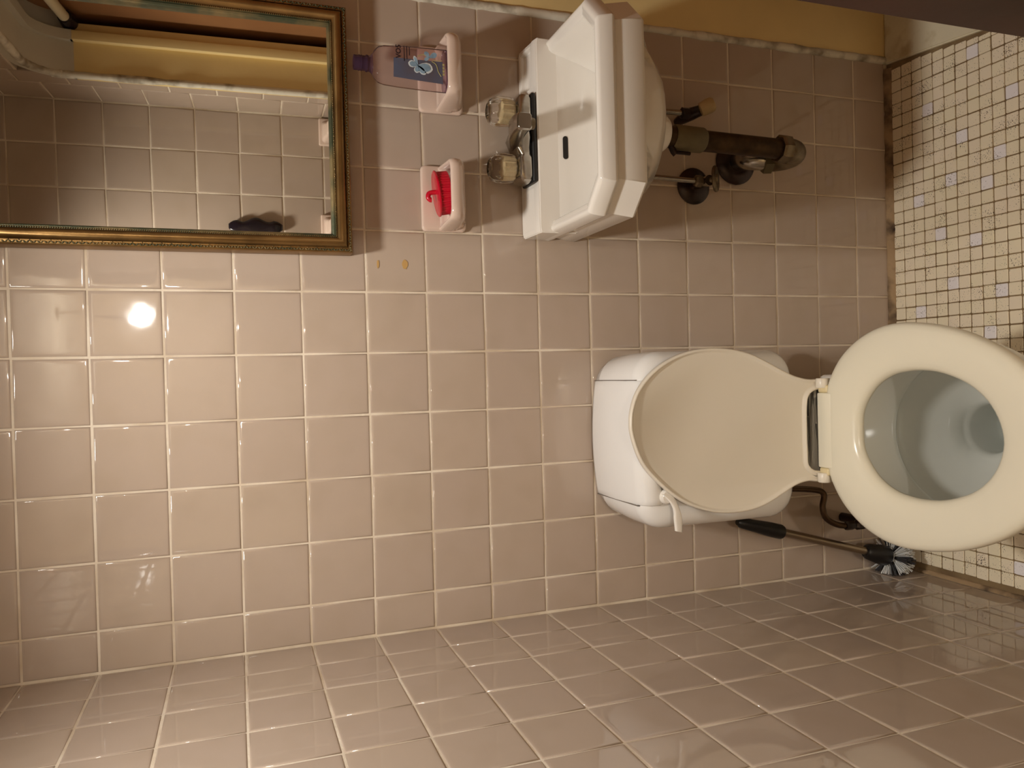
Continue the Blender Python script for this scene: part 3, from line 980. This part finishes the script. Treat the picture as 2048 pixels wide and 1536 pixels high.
# overflow slot in the back of the bowl
rs = []
for y, g in ((-0.0740, 0.0), (-0.0788, 0.0)):
    rs.append([(0.2520 + a, y - (b) * -0.0, 0.8200 + b) for a, b in rrect(0.0205 + g, 0.0046 + g, 0.0045, 5)])
mobj('overflow_slot', *rings(rs), M_DARK, SK, flip=True)

# faucet
FA = thing('faucet', 'chrome centerset faucet with two clear fluted knobs on the white sink', 'faucet', (0.268, -0.045, 0.876))
mobj('gasket', *rbox(0.1895, 0.3475, -0.074, -0.014, 0.8735, 0.8815, 0.003), M_GASKET, FA)
def loft_x(secs):
    return rings([[(x, yc + a, zc + b) for a, b in rrect(hw, hh, r, 4)] for x, yc, zc, hw, hh, r in secs])
mobj('faucet_body', *loft_x([(0.1900, -0.045, 0.8895, 0.016, 0.006, 0.005), (0.1935, -0.046, 0.8915, 0.024, 0.010, 0.006), (0.200, -0.046, 0.893, 0.027, 0.0125, 0.006), (0.232, -0.046, 0.893, 0.027, 0.0125, 0.006), (0.238, -0.045, 0.891, 0.024, 0.010, 0.006),
                             (0.250, -0.045, 0.895, 0.024, 0.014, 0.008), (0.268, -0.047, 0.899, 0.026, 0.018, 0.009), (0.287, -0.045, 0.895, 0.024, 0.014, 0.008), (0.299, -0.045, 0.891, 0.024, 0.010, 0.006), (0.305, -0.046, 0.893, 0.027, 0.0125, 0.006), (0.337, -0.046, 0.893, 0.027, 0.0125, 0.006), (0.3435, -0.046, 0.8915, 0.024, 0.010, 0.006), (0.347, -0.045, 0.8895, 0.016, 0.006, 0.005)]), M_CHROME, FA, sharp=35)
sp = crom([(0.268, -0.045, 0.900), (0.2682, -0.070, 0.9115), (0.2685, -0.100, 0.9215), (0.269, -0.130, 0.9255), (0.269, -0.149, 0.9245)], 5)
rs = []
for i, p in enumerate(sp):
    t = i / (len(sp) - 1)
    hw, hh = 0.019 - 0.0045 * t, 0.014 - 0.001 * t
    rs.append([(p.x + a, p.y, p.z + b) for a, b in rrect(hw, hh, 0.0055, 4)])
rs.append([(sp[-1].x + a, sp[-1].y - 0.0025, sp[-1].z + b) for a, b in rrect(0.0125, 0.011, 0.004, 4)])
mobj('spout', *rings(rs), M_CHROME, FA, sharp=35, flip=True)
mobj('aerator', *lathe([(0.009, 0.0), (0.010, 0.003), (0.010, 0.012)], 20, (0.269, -0.138, 0.9035)), M_DULL, FA)
for x in (0.2165, 0.3175):
    mobj('knob_stem', *lathe([(0.013, 0.903), (0.0125, 0.909), (0.008, 0.9112), (0.0065, 0.9114)], 18, (x, -0.046, 0)), M_CHROME, FA, flip=False)
    fl = lambda a, z: 1 + (0.05 if z < 0.948 else 0.0) * math.cos(12 * a)
    kn = mobj('knob', *lathe([(0.0185, 0.9085), (0.0225, 0.9095), (0.0245, 0.915), (0.0255, 0.930), (0.0250, 0.942), (0.0215, 0.9505), (0.0165, 0.954), (0.0150, 0.9545), (0.012, 0.951), (0.002, 0.9505)], 60, (x, -0.046, 0), flute=fl), M_ACRYL, FA, sharp=60)
    fc = lambda a, z: 1 + 0.07 * math.cos(12 * a)
    mobj('knob_core', *lathe([(0.0130, 0.9100), (0.0150, 0.9115), (0.0152, 0.9300), (0.0100, 0.9325), (0.002, 0.9325)], 72, (x, -0.046, 0), flute=fc), M_CORE, kn)
    mobj('knob_cap', *lathe([(0.0085, 0.9512), (0.0085, 0.9530), (0.004, 0.9536)], 20, (x, -0.046, 0)), M_CHROME, FA)

# drain and trap
DT = thing('drain_trap', 'tarnished metal drain pipe and trap below the white sink', 'pipe', (0.264, -0.13, 0.33))
mobj('drain_tail', *lathe([(0.0195, 0.655), (0.0195, 0.600)], 24, (0.2695, -0.131, 0)), M_DARKPIPE, DT, flip=True)
mobj('coupling', *tube([(0.2695, -0.131, 0.632), (0.2690, -0.131, 0.628), (0.2678, -0.131, 0.572), (0.2676, -0.131, 0.568)], [0.021, 0.0232, 0.0228, 0.020], 24), M_GREYPIPE, DT)
mobj('drain_pipe', *tube([(0.2678, -0.131, 0.60), (0.2645, -0.130, 0.392)], 0.0190, 24), M_DARKPIPE, DT)
bend = crom([(0.2645, -0.130, 0.398), (0.2643, -0.128, 0.375), (0.2640, -0.118, 0.354), (0.2630, -0.100, 0.346), (0.2620, -0.080, 0.352), (0.2610, -0.069, 0.372)], 6)
mobj('trap_bend', *tube(bend, 0.0225, 24), M_DULL, DT)
mobj('slip_nut', *lathe([(0.0245, -0.012), (0.0275, -0.009), (0.0275, 0.007), (0.024, 0.011)], 8, (0.2645, -0.130, 0.391), (0.01, 0, 1)), M_DULL, DT, sharp=25)
mobj('slip_nut', *lathe([(0.0225, -0.010), (0.0262, -0.008), (0.0262, 0.008), (0.0225, 0.010)], 6, (0.2608, -0.067, 0.378), (0, 0.35, 1)), M_GREYPIPE, DT, sharp=25)
arm = crom([(0.2612, -0.069, 0.374), (0.2625, -0.062, 0.394), (0.2660, -0.046, 0.406), (0.2700, -0.024, 0.408), (0.2720, 0.0005, 0.408)], 6)
mobj('trap_arm', *tube(arm, 0.0205, 24), M_CHROME, DT)
mobj('escutcheon', *lathe([(0.0455, 0.0), (0.0460, 0.004), (0.040, 0.010), (0.027, 0.014), (0.022, 0.014)], 32, (0.2715, -0.0008, 0.4065), (0, -1, 0)), M_BLACKIRON, DT)
mobj('pop_up_linkage', *tube([(0.262, -0.131, 0.640), (0.242, -0.134, 0.632), (0.2375, -0.135, 0.628)], 0.006, 10), M_BLACKIRON, DT)
mobj('linkage_clip', *tube([(0.2410, -0.136, 0.632), (0.2400, -0.137, 0.600)], 0.0035, 8), M_BLACKIRON, DT)

# shut-off valves
V1 = thing('shutoff_valve', 'shut-off valve with oval handle on a blackened wall plate under the sink', 'valve', (0.217, 0, 0.507))
mobj('escutcheon', *lathe([(0.0365, 0.0), (0.0368, 0.003), (0.031, 0.008), (0.014, 0.012)], 32, (0.2175, -0.0008, 0.5075), (0, -1, 0)), M_BLACKIRON, V1)
mobj('valve_body', *tube([(0.2175, -0.008, 0.5075), (0.217, -0.03, 0.507), (0.2165, -0.058, 0.506)], [0.008, 0.0105, 0.0105], 14), M_CHROME, V1)
mobj('valve_nut', *lathe([(0.0095, 0), (0.0120, 0.002), (0.0120, 0.013), (0.009, 0.016)], 6, (0.2165, -0.046, 0.5165), (0, 0, 1)), M_DULL, V1, sharp=25)
mobj('riser_tube', *tube(crom([(0.2165, -0.046, 0.525), (0.2170, -0.046, 0.56), (0.2185, -0.047, 0.64), (0.2175, -0.048, 0.745)], 5), 0.0052, 12), M_CHROME, V1)
hd = lathe([(0.0240, 0.0), (0.0262, 0.002), (0.0262, 0.005), (0.0235, 0.0075), (0.009, 0.0065), (0.008, 0.0088), (0.001, 0.009)], 28)
HM = Matrix.Translation((0.2185, -0.060, 0.4985)) @ Vector((0, 0, 1)).rotation_difference(Vector((0.03, -0.72, -0.69))).to_matrix().to_4x4() @ Matrix.Scale(0.75, 4, (0, 1, 0))
mobj('valve_handle', *xf(hd, HM), M_DULL, V1, sharp=35)
mobj('valve_spindle', *tube([(0.2166, -0.050, 0.506), (0.2183, -0.062, 0.4965)], 0.006, 12), M_DULL, V1)
V2 = thing('shutoff_valve', 'dark shut-off valve with tan handle behind the sink drain', 'valve', (0.352, 0, 0.545))
mobj('riser_tube', *tube([(0.347, -0.045, 0.548), (0.345, -0.046, 0.745)], 0.0056, 12), M_CHROME, V2)
mobj('valve_body', *tube([(0.3450, -0.0005, 0.5400), (0.3455, -0.022, 0.541), (0.347, -0.046, 0.536), (0.350, -0.060, 0.525)], [0.0085, 0.0115, 0.0125, 0.0105], 14), M_BLACKIRON, V2)
mobj('valve_nut', *lathe([(0.0090, 0), (0.0115, 0.002), (0.0115, 0.016), (0.009, 0.018)], 6, (0.347, -0.045, 0.541), (0, 0, 1)), M_BLACKIRON, V2, sharp=25)
mobj('valve_handle', *lathe([(0.0085, 0.0), (0.0135, 0.004), (0.0150, 0.018), (0.0145, 0.026), (0.0105, 0.031), (0.0065, 0.0315), (0.006, 0.028), (0.001, 0.0275)], 24, (0.3505, -0.057, 0.5255), (0.35, -0.55, -0.75)), M_BRASSY, V2, sharp=40)

# ------------------------------------------------------------------ soap dishes
def dish(cx, label):
    D = thing('soap_dish', label, 'soap dish', (cx, 0, 0.99), 'pink soap dishes on the back wall')
    rs = []
    for y, g in ((0.0008, 0.0), (-0.0065, 0.0), (-0.0088, 0.0012), (-0.0098, 0.0035)):
        rs.append([(cx + a, y, 1.0300 + b) for a, b in rrect(0.0585 - g, 0.0405 - g, 0.008, 5)])
    mobj('back_plate', *rings(rs), M_DISH, D, sharp=0, flip=True)
    A = [2 * PI * k / 72 for k in range(72)]
    def tr(wb, wf, d, z, r=0.016, back=-0.002):
        # flared tray plan: wide at the wall, narrower and rounded at the front lip
        pts = [(wb, back), (-wb, back)]
        for sgn, a0 in ((-1, PI), (1, 1.5 * PI)):
            for q in range(7):
                a = a0 + PI / 2 * q / 6
                pts.append((sgn * (wf - r) + r * math.cos(a), -d + r + r * math.sin(a)))
        cyy = (back - d) / 2
        return [(cx + x, y, z) for x, y in [inside_ray(pts, 0, cyy, t) for t in A]]
    rs = [tr(0.050, 0.046, 0.016, 0.9925, 0.004), tr(0.0535, 0.047, 0.032, 0.9965, 0.010), tr(0.0560, 0.0490, 0.062, 1.0050, 0.014), tr(0.0575, 0.0510, 0.086, 1.0130), tr(0.0580, 0.0520, 0.0975, 1.0205), tr(0.0580, 0.0525, 0.1000, 1.0285), tr(0.0575, 0.0520, 0.0998, 1.0355), tr(0.0560, 0.0505, 0.0980, 1.0390), tr(0.0535, 0.0480, 0.0955, 1.0398),
          tr(0.0510, 0.0455, 0.0925, 1.0380, 0.015, -0.010), tr(0.0490, 0.0435, 0.0900, 1.0330, 0.014, -0.011), tr(0.0465, 0.0415, 0.0870, 1.0260, 0.013, -0.012), tr(0.043, 0.0385, 0.083, 1.0238, 0.012, -0.014), tr(0.03, 0.028, 0.070, 1.0235, 0.010, -0.025)]
    mobj('tray', *rings(rs), M_DISH, D, sharp=0)
    for k in (-1, 1):
        mobj('tray_rib', *rbox(cx + k * 0.018 - 0.0015, cx + k * 0.018 + 0.0015, -0.075, -0.020, 1.0230, 1.0250, 0.001, 2), M_DISH, D)
    return D
dish(0.3765, 'pale pink ceramic soap dish holding the empty lilac bottle')
dish(0.1650, 'pale pink ceramic soap dish holding the red ribbed cap')

# empty lilac bottle
BX, BY, BZ = 0.3740, -0.0560, 1.0252
BT = thing('plastic_bottle', 'empty clear lilac plastic bottle with blue flower label standing in soap dish', 'bottle', (BX, BY, BZ))
def bsec(hw, hd, z, r=None):
    r = r if r else hd * 0.95
    return [(BX + a, BY + b, z) for a, b in rrect(hw, hd, r, 6)]
mobj('bottle_base', *rings([bsec(0.031, 0.0125, BZ), bsec(0.0345, 0.0155, BZ + 0.0015), bsec(0.0360, 0.0168, BZ + 0.006), bsec(0.0361, 0.0169, BZ + 0.011)], cap1=False), M_PURPLE, BT, sharp=0)
mobj('bottle_body', *rings([bsec(0.0361, 0.0169, BZ + 0.011), bsec(0.0358, 0.0170, BZ + 0.04), bsec(0.0340, 0.0166, BZ + 0.09), bsec(0.0322, 0.0160, BZ + 0.115), bsec(0.0295, 0.0150, BZ + 0.124), bsec(0.0240, 0.0140, BZ + 0.130), bsec(0.0165, 0.0128, BZ + 0.1345)], cap0=False, cap1=False), M_BOTTLE, BT, sharp=0)
mobj('bottle_neck', *rings([bsec(0.0165, 0.0128, BZ + 0.1345), bsec(0.0135, 0.0120, BZ + 0.1375), bsec(0.0128, 0.0120, BZ + 0.139), bsec(0.0122, 0.0118, BZ + 0.141), bsec(0.0135, 0.0131, BZ + 0.1425), bsec(0.0135, 0.0131, BZ + 0.1445), bsec(0.0118, 0.0116, BZ + 0.146), bsec(0.0118, 0.0116, BZ + 0.151), bsec(0.0126, 0.0124, BZ + 0.1525), bsec(0.0118, 0.0116, BZ + 0.154), bsec(0.0126, 0.0124, BZ + 0.1565), bsec(0.0118, 0.0116, BZ + 0.158), bsec(0.0118, 0.0116, BZ + 0.165), bsec(0.0098, 0.0097, BZ + 0.165), bsec(0.0098, 0.0097, BZ + 0.142)], cap0=False, cap1=False), M_PURPLE, BT, sharp=50)
def flat(pts, y, th=0.0003):
    return rings([[(x, y, z) for x, z in pts], [(x, y - th, z) for x, z in pts]])
def lp(u, v):            # label coordinates, u right, v up, in mm from label centre
    return (BX + u * 0.001, BZ + v * 0.001)
yl = BY - 0.0170
LB = mobj('label', *flat([lp(-28.5, 17), lp(9, 17), lp(9, 21), lp(8.5, 60), lp(8, 101), lp(-24, 102), lp(-26.5, 60)], yl), M_LABEL, BT, smooth=False, flip=True)
def petal(cx, cy, ang, ln, w):
    c, s = math.cos(ang), math.sin(ang)
    pts = []
    for t, h in ((0, 0.12), (0.25, 0.62), (0.5, 0.95), (0.75, 0.95), (0.92, 0.55), (1.0, 0.0), (0.92, -0.5), (0.75, -0.95), (0.5, -1.0), (0.25, -0.62), (0, -0.12)):
        x, y = t * ln, h * w
        pts.append(lp(cx + x * c - y * s, cy + x * s + y * c))
    return pts
for k, (ang, ln, w) in enumerate(((math.radians(-100), 26, 9), (math.radians(78), 17, 6), (math.radians(22), 17, 3.4), (math.radians(165), 13, 5), (math.radians(222), 19, 5.5))):
    o = mobj('petal', *flat(petal(-1.5, 60, ang, ln, w), yl - 0.0005), M_PETALW, BT, smooth=False)
    mobj('petal_centre', *flat(petal(-1.5, 60, ang, ln * 0.86, w * 0.74), yl - 0.0009), M_PETAL, o, smooth=False)
for k, (ang, ln, w) in enumerate(((math.radians(-60), 15, 4.5), (math.radians(40), 12, 4), (math.radians(120), 10, 3))):
    o = mobj('petal', *flat(petal(14, 40, ang, ln, w), yl - 0.0004), M_PETAL, BT, smooth=False)
for pts in ([(8, 36), (5, 30), (0, 27), (-8, 25), (-16, 20)], [(10, 34), (10, 26), (11, 18)], [(14, 60), (18, 52), (17, 46)]):
    P = crom([(x, y, 0) for x, y in pts], 6)
    mobj('stem', *tube([(lp(p.x, p.y)[0], yl - 0.0004, lp(p.x, p.y)[1]) for p in P], 0.0006, 6), M_STEM, BT)
def text(body, size, u, v, parent, mat_, y):
    cu = bpy.data.curves.new('text', 'FONT')
    cu.body = body
    cu.size = size
    cu.extrude = 0.00012
    cu.offset = 0.00035
    cu.resolution_u = 3
    tmp = bpy.data.objects.new('text', cu)
    COL.objects.link(tmp)
    dg = bpy.context.evaluated_depsgraph_get()
    me = bpy.data.meshes.new_from_object(tmp.evaluated_get(dg))
    bpy.data.objects.remove(tmp, do_unlink=True)
    x, z = lp(u, v)
    me.transform(Matrix.Translation((x, y, z)) @ Matrix.Rotation(PI / 2, 4, 'X'))
    me.materials.clear()
    me.materials.append(mat_)
    return link(bpy.data.objects.new('lettering', me), parent)
text('VO5', 0.0118, 7.6, 89.0, BT, M_INK, yl - 0.0006)
for (u0, u1, v) in ((4, 29, 83), (7, 29, 78.5), (14, 28, 74)):
    mobj('print_line', *flat([lp(u0, v - 0.7), lp(u1, v - 0.7), lp(u1, v + 0.7), lp(u0, v + 0.7)], yl - 0.0004, 0.0002), M_INK, BT, smooth=False, flip=True)
for k in range(4):
    mobj('print_line', *flat([lp(-14 + 5.4 * k, 14), lp(-10.4 + 5.4 * k, 14), lp(-10.4 + 5.4 * k, 17.4), lp(-14 + 5.4 * k, 17.4)], yl - 0.0006, 0.0002), M_STEM, BT, smooth=False, flip=True)

# red ribbed cap
RC = thing('red_cap', 'red ribbed plastic cap with bent spout lying in pink soap dish', 'cap', (0.167, -0.040, 1.03))
CM = Matrix.Translation((0.1665, -0.0530, 1.0315)) @ Matrix.Rotation(math.radians(-8), 4, 'Y') @ Matrix.Rotation(math.radians(-7), 4, 'X')
fr = lambda a, z: 1 + (0.018 if z < 0.0195 else 0.0) * (1 if math.cos(44 * a) > 0 else -1)
cap = lathe([(0.0345, 0.0), (0.0360, 0.001), (0.0365, 0.0190), (0.0370, 0.0198), (0.0392, 0.0204), (0.0395, 0.0225), (0.0375, 0.0238), (0.033, 0.0230), (0.029, 0.0244), (0.016, 0.0250), (0.001, 0.0250)], 176, flute=fr)
mobj('cap_body', *xf(cap, CM), M_RED, RC, sharp=30)
sp2 = tube(crom([(0.001, -0.01, 0.023), (0.0012, -0.01, 0.033), (-0.0010, -0.01, 0.0375), (-0.0065, -0.01, 0.0390), (-0.0105, -0.01, 0.0365), (-0.0112, -0.01, 0.0340)], 5), 0.0042, 14)
mobj('cap_spout', *xf(sp2, CM), M_RED, RC)

# ------------------------------------------------------------------ framed mirror
mx0, mx1, mz0, mz1 = 0.0600, 0.4715, 1.1980, 1.8200
MR = thing('wall_mirror', 'rectangular wall mirror in carved bronze gold frame above the sink', 'mirror', (0.27, 0, mz0))
def frame_ring(inn, y):
    return [(mx0 + inn, y, mz0 + inn * 1.0), (mx1 - inn, y, mz0 + inn), (mx1 - inn, y, mz1 - inn), (mx0 + inn, y, mz1 - inn)]
def frame_mesh(prof):
    return rings([frame_ring(a, y) for a, y in prof], cap0=False, cap1=False)
mobj('frame', *frame_mesh([(0.0, -0.001), (0.0, -0.037), (0.0015, -0.0395), (0.0075, -0.0405), (0.0082, -0.0385), (0.0100, -0.0425), (0.0130, -0.0460), (0.0165, -0.0475), (0.0200, -0.0460), (0.0235, -0.0415), (0.0252, -0.0375)]), M_GOLD, MR, sharp=50, flip=True)
mobj('inner_bead', *frame_mesh([(0.0245, -0.0355), (0.0252, -0.0382), (0.0268, -0.0385), (0.0272, -0.0355), (0.0290, -0.0360), (0.0300, -0.0320), (0.0318, -0.0310), (0.0325, -0.0240), (0.0335, -0.0140)]), M_PATINA, MR, sharp=40, flip=True)
ce = MB()
def bump_(x, z, rx, rz, ang):
    rs = []
    c, s = math.cos(ang), math.sin(ang)
    for k, (q, h) in enumerate(((1.0, 0.0), (0.85, 0.55), (0.45, 0.95))):
        rs.append([(x + (rx * q * math.cos(t)) * c - (rz * q * math.sin(t)) * s, -0.0395 - 0.0026 * h, z + (rx * q * math.cos(t)) * s + (rz * q * math.sin(t)) * c) for t in [2 * PI * i / 7 for i in range(7)]])
    return rings(rs, cap0=False)
L_ = mx1 - mx0
k = 0
st_ = 0.0046
for i in range(int(L_ / st_)):
    x = mx0 + 0.003 + i * st_
    ce.add(bump_(x, mz0 + 0.0040, 0.0028, 0.0013, 0.7 if i % 2 else -0.7))
    if i % 3 == 0:
        ce.add(bump_(x + 0.002, mz0 + 0.0065, 0.0012, 0.0010, 0))
H_ = mz1 - mz0
for i in range(int(H_ / st_)):
    z = mz0 + 0.003 + i * st_
    for x, d in ((mx0 + 0.0040, 1), (mx1 - 0.0040, -1)):
        ce.add(bump_(x, z, 0.0028, 0.0013, PI / 2 + (0.7 if i % 2 else -0.7)))
        if i % 3 == 0:
            ce.add(bump_(x + d * 0.0025, z + 0.002, 0.0012, 0.0010, 0))
ce.obj('carved_edge', M_PATINA, MR, kind='stuff', flip=True)
bd = MB()
for i in range(int(L_ / 0.0032)):
    x = mx0 + 0.027 + i * 0.0032
    if x > mx1 - 0.027:
        break
    bd.add(bump_(x, mz0 + 0.0262, 0.0012, 0.0010, 0))
for i in range(int(H_ / 0.0032)):
    z = mz0 + 0.027 + i * 0.0032
    for x in (mx0 + 0.0262, mx1 - 0.0262):
        bd.add(bump_(x, z, 0.0012, 0.0010, 0))
bd.v = [(x, y + 0.0012, z) for x, y, z in bd.v]
bd.obj('bead_row', M_GOLD, MR, kind='stuff', flip=True)
# glass, set very slightly askew in its frame
gi = 0.0318
cxm, czm = (mx0 + mx1) / 2, (mz0 + mz1) / 2
gv = []
for y in (0.0, 0.002):
    for x, z in ((mx0 + gi, mz0 + gi), (mx1 - gi, mz0 + gi), (mx1 - gi, mz1 - gi), (mx0 + gi, mz1 - gi)):
        yy = -0.0190 - 0.0213 * (x - cxm) + 0.0167 * (z - czm)
        gv.append((x, yy + y, z))
mobj('glass', gv, [(0, 1, 2, 3), (7, 6, 5, 4), (0, 4, 5, 1), (1, 5, 6, 2), (2, 6, 7, 3), (3, 7, 4, 0)], M_MIRROR, MR, smooth=False)

# ------------------------------------------------------------------ things seen only in the mirror
def bracket(x0, x1, label):
    B = thing('towel_bracket', label, 'bracket', ((x0 + x1) / 2, YF, 1.10), 'ceramic brackets on the front wall')
    mobj('bracket_plate', *rbox(x0, x1, YF - 0.001, YF + 0.010, 1.108, 1.188, 0.004), M_DISH, B)
    xm, w = (x0 + x1) / 2, (x1 - x0) / 2
    rs = []
    for y, ww, z0, z1 in ((0.008, w * 0.86, 1.114, 1.182), (0.02, w * 0.62, 1.124, 1.176), (0.045, w * 0.50, 1.130, 1.170), (0.060, w * 0.50, 1.130, 1.170), (0.066, w * 0.38, 1.138, 1.162)):
        rs.append([(xm + a, YF + y, (z0 + z1) / 2 + b) for a, b in rrect(ww, (z1 - z0) / 2, min(ww, (z1 - z0) / 2) * 0.4, 4)])
    mobj('bracket_arm', *rings(rs), M_DISH, B, sharp=0)
bracket(0.448, 0.521, 'pink ceramic towel bracket beside the corner, upper one in mirror')
bracket(0.190, 0.262, 'pink ceramic towel bracket by the frame corner, lower one in mirror')
rs = []
for i in range(25):
    t = i / 24
    z = 1.289 + 0.137 * t
    w = 0.019 + 0.0065 * math.cos(4 * PI * t) + 0.001 * math.sin(9 * t)
    e = min(1.0, 4.5 * min(t, 1 - t) + 0.25)
    rs.append([(0.2225 + a * e, YF + 0.012 + b * e * 0.7, z) for a, b in rrect(w, 0.015, 0.012, 4)])
tag(mobj('pull_handle', *rings(rs), M_GLOSSBLACK, sharp=0), 'glossy black wavy handle on the pink tiles seen in mirror', 'handle')
RD = thing('curtain_rod', 'cream rod with dark end flange across the recess seen in mirror', 'rod', (0.645, OPEN_Y, 1.75))
mobj('rod', *tube([(0.640, OPEN_Y + 0.004, 1.744), (0.640, -0.003, 1.80)], 0.0115, 18), M_CREAMROD, RD)
mobj('flange', *lathe([(0.0185, 0.0), (0.0185, 0.006), (0.017, 0.016), (0.015, 0.034), (0.0125, 0.036)], 24, (0.640, OPEN_Y + 0.0015, 1.743), (0, 1, 0.08)), M_GLOSSBLACK, RD)
